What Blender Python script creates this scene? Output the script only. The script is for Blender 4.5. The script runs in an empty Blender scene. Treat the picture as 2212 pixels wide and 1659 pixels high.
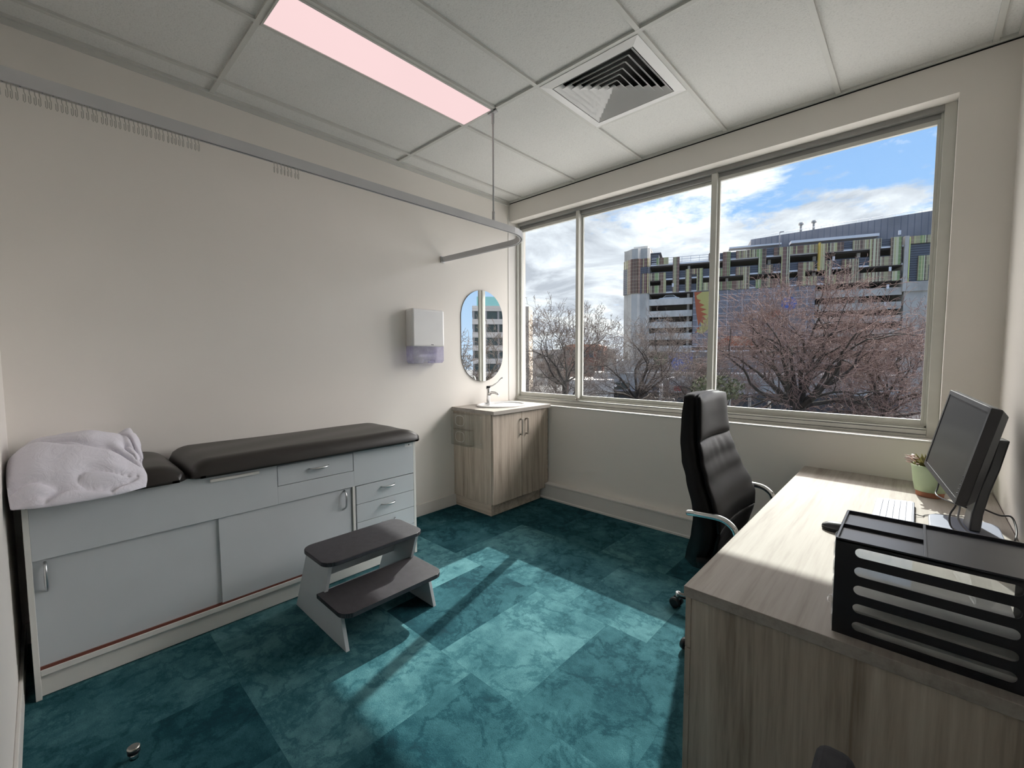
import bpy, bmesh, math, random
from mathutils import Vector, Matrix, noise
R = math.radians
PI = math.pi
scene = bpy.context.scene
COL = scene.collection

# ------------------------------------------------------------------ camera
cam_d = bpy.data.cameras.new('camera')
cam_d.sensor_fit = 'HORIZONTAL'
cam_d.sensor_width = 36.0
cam_d.lens = 943.24 / 2212 * 36.0
cam_d.clip_start = 0.02
cam_d.clip_end = 2000
cam = bpy.data.objects.new('camera', cam_d)
COL.objects.link(cam)
F = Vector((-0.6787196, 0.73148756, -0.06531197))
RX = Vector((0.7332335, 0.67996392, -0.00420759))
UP = Vector((-0.04133198, 0.0507447, 0.99785602))
M = Matrix((RX, UP, -F)).transposed().to_4x4()
M.translation = Vector((3.1122, -3.3229, 1.3873))
cam.matrix_world = M
scene.camera = cam

# ------------------------------------------------------------------ exposure
vs = scene.view_settings
vs.view_transform = 'Standard'
vs.look = 'None'
vs.gamma = 1.0
vs.use_curve_mapping = False
vs.exposure = 0.42
try:
    scene.cycles.use_denoising = True
    scene.cycles.max_bounces = 10
    scene.cycles.diffuse_bounces = 6
    scene.cycles.transparent_max_bounces = 12
    scene.cycles.caustics_reflective = False
    scene.cycles.caustics_refractive = False
    scene.cycles.sample_clamp_indirect = 6
except Exception:
    pass

SKY = .97
SUN = 6.2
PANEL = .73
HIGH_SKY_FILL = 10.0
SIDE_SKY_FILL = 7.2

# ------------------------------------------------------------------ node helpers
def nt_new(name):
    m = bpy.data.materials.new(name)
    m.use_nodes = True
    nt = m.node_tree
    nt.nodes.clear()
    return m, nt

def N(nt, typ, **kw):
    n = nt.nodes.new(typ)
    for k, v in kw.items():
        if k.startswith('i_'):
            n.inputs[k[2:].replace('_', ' ')].default_value = v
        else:
            setattr(n, k, v)
    return n

def ramp(nt, stops, interp='LINEAR'):
    n = nt.nodes.new('ShaderNodeValToRGB')
    cr = n.color_ramp
    cr.interpolation = interp
    while len(cr.elements) > 1:
        cr.elements.remove(cr.elements[-1])
    cr.elements[0].position = stops[0][0]
    cr.elements[0].color = (*stops[0][1], 1)
    for p, c in stops[1:]:
        e = cr.elements.new(p)
        e.color = (*c, 1)
    return n

def mathn(nt, op, a, b=None, c=None):
    n = nt.nodes.new('ShaderNodeMath')
    n.operation = op
    for i, v in enumerate((a, b, c)):
        if v is None:
            continue
        if isinstance(v, (int, float)):
            n.inputs[i].default_value = v
        else:
            nt.links.new(v, n.inputs[i])
    return n.outputs[0]

def out(nt, sh):
    o = nt.nodes.new('ShaderNodeOutputMaterial')
    nt.links.new(sh, o.inputs[0])

def bsdf(nt, col=None, rough=0.5, metal=0.0, spec=0.5, coat=0.0):
    b = nt.nodes.new('ShaderNodeBsdfPrincipled')
    if col is not None:
        if isinstance(col, tuple):
            b.inputs['Base Color'].default_value = (*col, 1)
        else:
            nt.links.new(col, b.inputs['Base Color'])
    b.inputs['Roughness'].default_value = rough
    b.inputs['Metallic'].default_value = metal
    b.inputs['Specular IOR Level'].default_value = spec
    b.inputs['Coat Weight'].default_value = coat
    return b

def coords(nt, scale=(1, 1, 1), kind='Object'):
    t = nt.nodes.new('ShaderNodeTexCoord')
    m = nt.nodes.new('ShaderNodeMapping')
    m.inputs['Scale'].default_value = scale
    nt.links.new(t.outputs[kind], m.inputs[0])
    return m.outputs[0]

def noise_fac(nt, vec, scale, detail=3, rough=0.5, dist=0.0):
    n = nt.nodes.new('ShaderNodeTexNoise')
    n.inputs['Scale'].default_value = scale
    n.inputs['Detail'].default_value = detail
    n.inputs['Roughness'].default_value = rough
    n.inputs['Distortion'].default_value = dist
    nt.links.new(vec, n.inputs['Vector'])
    return n.outputs['Fac']

def bump(nt, h, b, strength=0.2, dist=0.01):
    n = nt.nodes.new('ShaderNodeBump')
    n.inputs['Strength'].default_value = strength
    n.inputs['Distance'].default_value = dist
    nt.links.new(h, n.inputs['Height'])
    nt.links.new(n.outputs[0], b.inputs['Normal'])

def plain(name, col, rough=0.5, metal=0.0, spec=0.5, vary=0.04, nscale=8.0, bmp=0.0, bscale=200.0, bdist=0.001):
    m, nt = nt_new(name)
    v = coords(nt)
    f = noise_fac(nt, v, nscale, 3)
    lo = tuple(c * (1 - vary) for c in col)
    hi = tuple(min(1, c * (1 + vary)) for c in col)
    r = ramp(nt, [(0.3, lo), (0.7, hi)])
    nt.links.new(f, r.inputs[0])
    b = bsdf(nt, r.outputs[0], rough, metal, spec)
    if bmp:
        bump(nt, noise_fac(nt, v, bscale, 4), b, bmp, bdist)
    out(nt, b.outputs[0])
    return m

def mat_wood(name, tone=1.0, axis='Z', rough=.5, spec=.3, cols=((.20, .158, .12), (.385, .33, .275), (.52, .465, .40))):
    m, nt = nt_new(name)
    sc = {'Z': (1, 1, .05), 'Y': (1, .05, 1), 'X': (.05, 1, 1)}[axis]
    v = coords(nt, sc)
    f1 = noise_fac(nt, v, 26, 5, 0.62, 0.35)
    f2 = noise_fac(nt, v, 120, 3, 0.6)
    f3 = noise_fac(nt, coords(nt, tuple(3 * s for s in sc)), 2.4, 2)
    a = mathn(nt, 'MULTIPLY', f1, 0.55)
    a = mathn(nt, 'MULTIPLY_ADD', f2, 0.2, a)
    a = mathn(nt, 'MULTIPLY_ADD', f3, 0.25, a)
    c0, c1, c2 = cols
    r = ramp(nt, [(.32, tuple(tone * c for c in c0)), (.5, tuple(tone * c for c in c1)), (.68, tuple(tone * c for c in c2))])
    nt.links.new(a, r.inputs[0])
    b = bsdf(nt, r.outputs[0], rough, 0, spec)
    bump(nt, f2, b, .08, .001)
    out(nt, b.outputs[0])
    return m

def mat_carpet():
    m, nt = nt_new('teal_carpet_tiles')
    v = coords(nt)
    br = nt.nodes.new('ShaderNodeTexBrick')
    br.offset = 0.45
    br.inputs['Color1'].default_value = (0, 0, 0, 1)
    br.inputs['Color2'].default_value = (1, 1, 1, 1)
    br.inputs['Mortar'].default_value = (0.0, 0.0, 0.0, 1)
    br.inputs['Scale'].default_value = 1.0
    br.inputs['Mortar Size'].default_value = 0.0008
    br.inputs['Mortar Smooth'].default_value = 1.0
    br.inputs['Bias'].default_value = 0.0
    br.inputs['Brick Width'].default_value = 0.475
    br.inputs['Row Height'].default_value = 0.705
    mp = nt.nodes.new('ShaderNodeMapping')
    mp.inputs['Location'].default_value = (0.165, 0.7, 0)
    nt.links.new(v, mp.inputs[0])
    nt.links.new(mp.outputs[0], br.inputs['Vector'])
    # per-tile shift of the pattern so neighbouring tiles do not continue each other
    sep = nt.nodes.new('ShaderNodeVectorMath'); sep.operation = 'MULTIPLY_ADD'
    nt.links.new(br.outputs['Color'], sep.inputs[0])
    sep.inputs[1].default_value = (7, 5, 3)
    nt.links.new(v, sep.inputs[2])
    w = sep.outputs[0]
    big = noise_fac(nt, w, 3.0, 7, .66, .35)
    vein = noise_fac(nt, w, 4.2, 6, .66, .35)
    vein = mathn(nt, 'ABSOLUTE', mathn(nt, 'SUBTRACT', vein, .5))
    vein = mathn(nt, 'MINIMUM', mathn(nt, 'MULTIPLY', vein, 22), 1.0)
    fine = noise_fac(nt, v, 210, 2, .7)
    mid = noise_fac(nt, w, 17, 4, .7)
    tile = nt.nodes.new('ShaderNodeSeparateColor')
    nt.links.new(br.outputs['Color'], tile.inputs[0])
    a = mathn(nt, 'MULTIPLY', big, .62)
    a = mathn(nt, 'MULTIPLY_ADD', tile.outputs[0], .25, a)
    a = mathn(nt, 'MULTIPLY_ADD', mid, .24, a)
    a = mathn(nt, 'MULTIPLY_ADD', fine, .22, a)
    a = mathn(nt, 'MULTIPLY_ADD', vein, .10, a)
    r = ramp(nt, [(.40, (.003, .018, .027)), (.60, (.006, .045, .060)), (.77, (.030, .105, .125)), (.98, (.10, .23, .25))])
    nt.links.new(a, r.inputs[0])
    b = bsdf(nt, r.outputs[0], .95, 0, .15)
    bump(nt, fine, b, .5, .003)
    out(nt, b.outputs[0])
    return m

def mat_ceiling():
    m, nt = nt_new('mineral_fibre_tile')
    v = coords(nt)
    f = noise_fac(nt, v, 130, 4, .7)
    g = noise_fac(nt, v, 1.5, 2)
    r = ramp(nt, [(.25, (.56, .56, .54)), (.45, (.72, .72, .70)), (.7, (.76, .76, .74))])
    nt.links.new(f, r.inputs[0])
    b = bsdf(nt, r.outputs[0], .9, 0, .2)
    bump(nt, f, b, .55, .004)
    out(nt, b.outputs[0])
    return m

def mat_glass(name='window_glass', tint=(.93, .96, .95), gl=.05, haze=0.0):
    m, nt = nt_new(name)
    t = N(nt, 'ShaderNodeBsdfTransparent'); t.inputs[0].default_value = (*tint, 1)
    g = N(nt, 'ShaderNodeBsdfGlossy'); g.inputs['Roughness'].default_value = .02
    fr = N(nt, 'ShaderNodeLayerWeight'); fr.inputs[0].default_value = .5
    mx = N(nt, 'ShaderNodeMixShader')
    nt.links.new(mathn(nt, 'MULTIPLY_ADD', mathn(nt, 'POWER', fr.outputs['Facing'], 5), .8, gl * .6), mx.inputs[0])
    nt.links.new(t.outputs[0], mx.inputs[1]); nt.links.new(g.outputs[0], mx.inputs[2])
    last = mx.outputs[0]
    if haze:
        d = N(nt, 'ShaderNodeBsdfTranslucent'); d.inputs[0].default_value = (.9, .9, .9, 1)
        d2 = N(nt, 'ShaderNodeBsdfDiffuse'); d2.inputs[0].default_value = (.9, .9, .9, 1)
        m0 = N(nt, 'ShaderNodeMixShader'); m0.inputs[0].default_value = .5
        nt.links.new(d.outputs[0], m0.inputs[1]); nt.links.new(d2.outputs[0], m0.inputs[2])
        m2 = N(nt, 'ShaderNodeMixShader')
        nz = noise_fac(nt, coords(nt), 6, 5, .7)
        nt.links.new(mathn(nt, 'MULTIPLY', nz, haze * 2), m2.inputs[0])
        nt.links.new(last, m2.inputs[1]); nt.links.new(m0.outputs[0], m2.inputs[2])
        last = m2.outputs[0]
    out(nt, last)
    return m

def mat_emit(name, col, s):
    m, nt = nt_new(name)
    v = coords(nt)
    r = ramp(nt, [(.3, tuple(c * .98 for c in col)), (.7, col)])
    nt.links.new(noise_fac(nt, v, 2), r.inputs[0])
    e = N(nt, 'ShaderNodeEmission'); e.inputs[1].default_value = s
    nt.links.new(r.outputs[0], e.inputs[0])
    out(nt, e.outputs[0])
    return m

def mat_louvre():
    # vertical coloured slats: one random colour for each slat across the panel
    m, nt = nt_new('coloured_louvre_slats')
    t = nt.nodes.new('ShaderNodeTexCoord')
    s = nt.nodes.new('ShaderNodeSeparateXYZ'); nt.links.new(t.outputs['Object'], s.inputs[0])
    def wn(freq, off):
        x = mathn(nt, 'FLOOR', mathn(nt, 'MULTIPLY_ADD', s.outputs[0], freq, off))
        w = nt.nodes.new('ShaderNodeTexWhiteNoise'); w.noise_dimensions = '1D'
        nt.links.new(x, w.inputs['W'])
        return w.outputs[0]
    r = ramp(nt, [(0, (.16, .085, .06)), (.22, (.26, .19, .13)), (.4, (.33, .30, .17)), (.58, (.17, .09, .075)), (.74, (.20, .27, .11)), (.84, (.37, .34, .22)), (.93, (.20, .12, .09))], 'CONSTANT')
    nt.links.new(wn(1.15, 3.3), r.inputs[0])
    r2 = ramp(nt, [(0, (.09, .06, .045)), (.35, (.42, .40, .19)), (.6, (.50, .48, .32)), (.8, (.20, .12, .09))], 'CONSTANT')
    nt.links.new(wn(5.5, 1.1), r2.inputs[0])
    mx = nt.nodes.new('ShaderNodeMix'); mx.data_type = 'RGBA'
    sel = mathn(nt, 'GREATER_THAN', wn(5.5, 40), .52)
    nt.links.new(sel, mx.inputs['Factor'])
    nt.links.new(r.outputs[0], mx.inputs['A']); nt.links.new(r2.outputs[0], mx.inputs['B'])
    # thin horizontal rails
    z = mathn(nt, 'FRACT', mathn(nt, 'MULTIPLY', s.outputs[2], 1.35))
    rail = mathn(nt, 'LESS_THAN', z, .12)
    mx2 = nt.nodes.new('ShaderNodeMix'); mx2.data_type = 'RGBA'
    nt.links.new(mathn(nt, 'MULTIPLY', rail, .3), mx2.inputs['Factor'])
    nt.links.new(mx.outputs['Result'], mx2.inputs['A'])
    mx2.inputs['B'].default_value = (.55, .54, .38, 1)
    b = bsdf(nt, mx2.outputs['Result'], .6)
    out(nt, b.outputs[0])
    return m

def mat_screen():
    m, nt = nt_new('dark_mesh_screen')
    t = nt.nodes.new('ShaderNodeTexCoord')
    s = nt.nodes.new('ShaderNodeSeparateXYZ'); nt.links.new(t.outputs['Object'], s.inputs[0])
    z = mathn(nt, 'FRACT', mathn(nt, 'MULTIPLY', s.outputs[2], 2.4))
    r = ramp(nt, [(0, (.045, .05, .065)), (.55, (.10, .11, .135))], 'CONSTANT')
    nt.links.new(z, r.inputs[0])
    b = bsdf(nt, r.outputs[0], .6)
    out(nt, b.outputs[0])
    return m

def mat_concrete(name='weathered_concrete', base=.47, sc=.35):
    m, nt = nt_new(name)
    v = coords(nt, (1, 1, .5))
    f = noise_fac(nt, v, sc, 6, .65)
    r = ramp(nt, [(.3, (base * .62, base * .60, base * .54)), (.55, (base * .95, base * .91, base * .83)), (.8, (base * 1.12, base * 1.08, base * .98))])
    nt.links.new(f, r.inputs[0])
    b = bsdf(nt, r.outputs[0], .9, 0, .2)
    out(nt, b.outputs[0])
    return m

def mat_grid(name, base, line, gx, gz, wx=.04, wz=.06):
    m, nt = nt_new(name)
    t = nt.nodes.new('ShaderNodeTexCoord')
    s = nt.nodes.new('ShaderNodeSeparateXYZ'); nt.links.new(t.outputs['Object'], s.inputs[0])
    fx = mathn(nt, 'LESS_THAN', mathn(nt, 'FRACT', mathn(nt, 'DIVIDE', s.outputs[0], gx)), wx)
    fz = mathn(nt, 'LESS_THAN', mathn(nt, 'FRACT', mathn(nt, 'DIVIDE', s.outputs[2], gz)), wz)
    f = mathn(nt, 'MAXIMUM', fx, fz)
    nz = noise_fac(nt, t.outputs['Object'], .25, 4)
    r = ramp(nt, [(.3, tuple(.8 * c for c in base)), (.7, tuple(1.15 * c for c in base))])
    nt.links.new(nz, r.inputs[0])
    mx = nt.nodes.new('ShaderNodeMix'); mx.data_type = 'RGBA'
    nt.links.new(f, mx.inputs['Factor']); nt.links.new(r.outputs[0], mx.inputs['A'])
    mx.inputs['B'].default_value = (*line, 1)
    b = bsdf(nt, mx.outputs['Result'], .7)
    out(nt, b.outputs[0])
    return m

def mat_rib(name='ribbed_rubber', freq=170, col=(.030, .026, .032), rough=.5):
    m, nt = nt_new(name)
    t = nt.nodes.new('ShaderNodeTexCoord')
    s = nt.nodes.new('ShaderNodeSeparateXYZ'); nt.links.new(t.outputs['Object'], s.inputs[0])
    f = mathn(nt, 'SINE', mathn(nt, 'MULTIPLY', s.outputs[0], 2 * PI * freq / 1.0))
    f = mathn(nt, 'MULTIPLY_ADD', f, .5, .5)
    b = bsdf(nt, col, .42, 0, .6)
    nz = noise_fac(nt, t.outputs['Object'], 30, 4)
    r = ramp(nt, [(.3, tuple(.8 * c for c in col)), (.7, tuple(1.4 * c for c in col))])
    nt.links.new(nz, r.inputs[0]); nt.links.new(r.outputs[0], b.inputs['Base Color'])
    bump(nt, f, b, 1.0, .0022)
    out(nt, b.outputs[0])
    return m

def mat_cloth(name, col):
    m, nt = nt_new(name)
    v = coords(nt)
    f = noise_fac(nt, v, 5, 4)
    r = ramp(nt, [(.3, tuple(.95 * c for c in col)), (.7, col)])
    nt.links.new(f, r.inputs[0])
    b = bsdf(nt, r.outputs[0], .8, 0, .25)
    b.inputs['Sheen Weight'].default_value = .1
    bump(nt, noise_fac(nt, v, 14, 4, .6, 1.6), b, .5, .010)
    out(nt, b.outputs[0])
    return m

MAT = dict(
    wall=plain('painted_plaster', (.80, .765, .72), .85, 0, .25, .015, 2, .15, 260, .0006),
    trimw=plain('painted_trim', (.70, .68, .65), .55, 0, .4, .015, 3),
    ceil=mat_ceiling(), tbar=plain('ceiling_grid_metal', (.60, .60, .57), .5, 0, .4, .02),
    carpet=mat_carpet(), wood=mat_wood('grey_oak_laminate_upright', 1.3, 'Z'),
    woodtop=mat_wood('grey_oak_laminate_top', .95, 'Y', .65, .10, ((.30, .268, .235), (.415, .38, .345), (.47, .44, .405))), woodx=mat_wood('grey_oak_laminate_across', 1.3, 'X'),
    alum=plain('window_frame_metal', (.62, .615, .57), .5, .0, .5, .05, 6),
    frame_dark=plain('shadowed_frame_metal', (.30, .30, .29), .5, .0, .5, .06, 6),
    glass=mat_glass(), mel=plain('white_melamine', (.50, .535, .56), .45, 0, .45, .02, 4),
    melw=plain('white_melamine_edge', (.66, .66, .63), .5, 0, .4, .02, 4),
    vinyl=plain('black_vinyl', (.021, .018, .016), .38, 0, .5, .12, 6, .25, 420, .0006),
    leather=plain('black_leather', (.009, .009, .010), .5, 0, .14, .15, 7, .35, 300, .0008),
    chrome=plain('polished_chrome', (.78, .78, .78), .12, 1, .5, .02),
    nickel=plain('brushed_nickel', (.42, .40, .37), .35, 1, .5, .04),
    satin=plain('satin_steel', (.62, .63, .64), .3, 1, .5, .03),
    rubber=mat_rib(), blackp=plain('black_plastic', (.012, .012, .016), .45, 0, .5, .1),
    blacks=plain('satin_black_plastic', (.035, .037, .045), .33, 0, .6, .1, 12),
    cloth=mat_cloth('white_paper_cloth', (.80, .78, .86)),
    rail=plain('powder_coated_rail', (.55, .55, .56), .45, .0, .5, .03),
    raild=plain('rail_slot_dark', (.06, .06, .07), .6),
    hook=plain('clear_nylon', (.42, .41, .37), .4),
    ceram=plain('white_ceramic', (.80, .80, .80), .12, 0, .6, .01),
    whitep=plain('white_plastic', (.76, .755, .75), .28, 0, .5, .015),
    lilac=mat_glass('smoky_lilac_plastic', (.66, .64, .82), .05, .35),
    mirror=plain('mirror_silver', (.90, .92, .92), .01, 1, .5, .0),
    acryl=mat_glass('clear_acrylic', (.975, .98, .975), .06, .035),
    clear=mat_glass('clear_tray_plastic', (.98, .985, .985), .05, .03),
    paper=plain('stacked_paper', (.84, .84, .82), .8, 0, .2, .08, 30),
    screen=plain('matt_monitor_screen', (.022, .023, .025), .35, 0, .35, .03),
    pot=plain('pale_green_glaze', (.50, .62, .40), .35, 0, .5, .05),
    terra=plain('terracotta', (.40, .17, .10), .7, 0, .3, .08),
    leaf=plain('succulent_leaf', (.24, .22, .08), .5, 0, .4, .4, 40),
    petal=plain('pale_pink_petal', (.62, .48, .44), .6, 0, .3, .15, 30),
    key=plain('slate_keycap', (.30, .33, .42), .45, 0, .5, .05),
    kbd=plain('slate_keyboard_body', (.16, .18, .25), .45, 0, .5, .05),
    cable=plain('black_cable', (.03, .03, .035), .5), cablel=plain('grey_cable', (.2, .2, .22), .5),
    redt=plain('brown_red_track', (.16, .05, .035), .5), dark=plain('dark_gap', (.01, .01, .01), .9),
    fabric=plain('charcoal_fabric', (.045, .045, .05), .9, 0, .2, .15, 40, .4, 300, .001),
    concrete=mat_concrete(), concl=mat_concrete('pale_concrete', .60, .5), louvre=mat_louvre(), mesh=mat_screen(),
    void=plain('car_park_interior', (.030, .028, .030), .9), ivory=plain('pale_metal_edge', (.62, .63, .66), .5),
    mural=mat_grid('mural_panel_wall', (.17, .17, .19), (.48, .49, .52), 2.75, 1.25, .035, .07),
    plant_room=mat_grid('ribbed_metal_cladding', (.185, .185, .20), (.11, .115, .14), 1.0, 50, .14, .0),
    orange=plain('orange_paint', (.36, .085, .03), .7), yellow=plain('mustard_paint', (.42, .37, .12), .7),
    blue=plain('blue_paint', (.07, .12, .36), .7), greenp=plain('green_paint', (.06, .13, .05), .7),
    redp=plain('red_paint', (.34, .02, .03), .6), ltline=plain('chalk_line_paint', (.50, .52, .60), .7),
    yfin=plain('amber_fin', (.50, .36, .07), .6), limef=plain('lime_fin', (.55, .6, .2), .6),
    bark=plain('dark_bark', (.050, .042, .036), .9, 0, .2, .3, 3), twig=plain('pinkish_grey_twigs', (.17, .115, .10), .9, 0, .15, .2, 2),
    twigg=plain('grey_brown_twigs', (.125, .10, .085), .9, 0, .15, .2, 2),
    leafg=plain('olive_leaves', (.10, .105, .05), .8, 0, .2, .4, 2),
    brick=plain('red_brick', (.20, .085, .06), .9, 0, .2, .2, 3), tanb=plain('tan_render', (.40, .34, .27), .9, 0, .2, .08, .5),
    shop=mat_grid('pale_panel_shop_front', (.36, .36, .345), (.27, .27, .26), 6.0, 1.9, .012, .03),
    shopg=plain('dark_shop_glass', (.035, .045, .055), .3, 0, .5, .4, .6), signd=plain('dark_green_sign', (.012, .03, .025), .5),
    ground=plain('asphalt_street', (.085, .085, .085), .9, 0, .2, .2, .3), carw=plain('white_car_paint', (.72, .73, .75), .3),
    carg=plain('car_glass', (.03, .035, .04), .15), office=mat_grid('banded_stone', (.46, .44, .43), (.36, .34, .33), 40, .8, .0, .12),
    officeg=plain('office_glass', (.03, .05, .055), .15, 0, .5, .4, .15), teal=plain('teal_balustrade_glass', (.22, .48, .48), .3),
    lens=mat_emit('light_panel_diffuser', (1.0, .735, .735), PANEL),
    lampw=plain('pole_grey', (.42, .43, .44), .6), steelp=plain('galvanised_pole', (.27, .27, .26), .7),
    bounce_grey=plain('bounce_slab_grey', (.36, .355, .345), .9, 0, .2, .08, 3),
    roofw=plain('pale_roof_sheet', (.50, .47, .43), .7, 0, .3, .08, 1),
)

# ------------------------------------------------------------------ world: blue sky with broken cloud
def build_world():
    w = bpy.data.worlds.new('sky')
    scene.world = w
    w.use_nodes = True
    nt = w.node_tree
    nt.nodes.clear()
    tc = nt.nodes.new('ShaderNodeTexCoord')
    sp = nt.nodes.new('ShaderNodeSeparateXYZ')
    nt.links.new(tc.outputs['Generated'], sp.inputs[0])
    x, y, z = sp.outputs
    zz = mathn(nt, 'MAXIMUM', z, 0.0)
    # project the view direction on a flat cloud deck, so that clouds flatten towards the horizon
    d = mathn(nt, 'ADD', zz, .16)
    cb = nt.nodes.new('ShaderNodeCombineXYZ')
    nt.links.new(mathn(nt, 'DIVIDE', x, d), cb.inputs[0])
    nt.links.new(mathn(nt, 'DIVIDE', y, d), cb.inputs[1])
    cb.inputs[2].default_value = 3.7
    n1 = noise_fac(nt, cb.outputs[0], 2.1, 10, .60, .15)
    n2 = noise_fac(nt, cb.outputs[0], 6.5, 6, .62, .3)
    f = mathn(nt, 'MULTIPLY_ADD', n2, .42, mathn(nt, 'MULTIPLY', n1, .75))
    # more cover to the left of the window and near the horizon, more blue overhead on the right
    cov = mathn(nt, 'MULTIPLY_ADD', x, -.27, mathn(nt, 'MULTIPLY', zz, -.40))
    f = mathn(nt, 'ADD', f, cov)
    cl = ramp(nt, [(.43, (0, 0, 0)), (.475, (.35, .35, .35)), (.545, (1, 1, 1))])
    nt.links.new(f, cl.inputs[0])
    blue = ramp(nt, [(0, (.62, .76, .98)), (.25, (.34, .55, .90)), (.6, (.18, .36, .78)), (1, (.14, .30, .70))])
    nt.links.new(zz, blue.inputs[0])
    shade = noise_fac(nt, cb.outputs[0], 1.9, 7, .6, .5)
    cc = ramp(nt, [(.36, (.50, .52, .60)), (.50, (.76, .78, .86)), (.60, (1.02, 1.02, 1.04))])
    nt.links.new(shade, cc.inputs[0])
    mx = nt.nodes.new('ShaderNodeMix'); mx.data_type = 'RGBA'
    nt.links.new(cl.outputs[0], mx.inputs['Factor'])
    nt.links.new(blue.outputs[0], mx.inputs['A']); nt.links.new(cc.outputs[0], mx.inputs['B'])
    # added fill light: sky boosted high up, above what the window shows
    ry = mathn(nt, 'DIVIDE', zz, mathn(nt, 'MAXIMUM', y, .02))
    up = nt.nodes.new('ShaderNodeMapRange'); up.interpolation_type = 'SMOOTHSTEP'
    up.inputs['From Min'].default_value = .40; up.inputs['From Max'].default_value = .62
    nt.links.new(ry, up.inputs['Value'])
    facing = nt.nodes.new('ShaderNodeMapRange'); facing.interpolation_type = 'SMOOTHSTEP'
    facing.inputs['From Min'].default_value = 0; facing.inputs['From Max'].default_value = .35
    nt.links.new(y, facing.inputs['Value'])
    st = mathn(nt, 'MULTIPLY_ADD', mathn(nt, 'MULTIPLY', up.outputs[0], facing.outputs[0]), HIGH_SKY_FILL, 0.0)
    # and a second added fill, out of view beyond the window's right side
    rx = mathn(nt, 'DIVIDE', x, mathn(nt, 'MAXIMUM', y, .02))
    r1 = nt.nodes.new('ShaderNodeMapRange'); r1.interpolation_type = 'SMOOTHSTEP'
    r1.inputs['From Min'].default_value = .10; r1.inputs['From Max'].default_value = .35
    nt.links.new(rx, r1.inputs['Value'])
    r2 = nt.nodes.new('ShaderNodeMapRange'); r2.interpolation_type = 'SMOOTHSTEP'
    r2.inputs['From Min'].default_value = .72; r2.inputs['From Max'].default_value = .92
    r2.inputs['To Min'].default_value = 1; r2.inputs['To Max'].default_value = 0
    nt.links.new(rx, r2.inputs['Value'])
    st = mathn(nt, 'MULTIPLY_ADD', mathn(nt, 'MULTIPLY', mathn(nt, 'MULTIPLY', r1.outputs[0], r2.outputs[0]), facing.outputs[0]), SIDE_SKY_FILL, st)
    below = mathn(nt, 'GREATER_THAN', z, -.01)
    bg = nt.nodes.new('ShaderNodeBackground')
    # both added sky fills are warm white
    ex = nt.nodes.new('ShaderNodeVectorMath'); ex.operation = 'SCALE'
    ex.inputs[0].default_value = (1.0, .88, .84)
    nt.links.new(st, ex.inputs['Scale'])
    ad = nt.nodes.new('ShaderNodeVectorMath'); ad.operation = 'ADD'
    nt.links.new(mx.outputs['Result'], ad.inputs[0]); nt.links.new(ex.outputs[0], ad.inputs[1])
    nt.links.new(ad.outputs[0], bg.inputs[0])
    bg.inputs[1].default_value = SKY
    o = nt.nodes.new('ShaderNodeOutputWorld')
    nt.links.new(bg.outputs[0], o.inputs[0])
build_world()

sun_d = bpy.data.lights.new('sun', 'SUN')
sun_d.energy = SUN
sun_d.angle = R(.55)
sun_d.color = (1, .97, .92)
sun = bpy.data.objects.new('sun', sun_d)
COL.objects.link(sun)
sun.rotation_euler = Vector((.28, -1, -.77)).to_track_quat('-Z', 'Y').to_euler()
sun.location = (-3, 10, 9)

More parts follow.
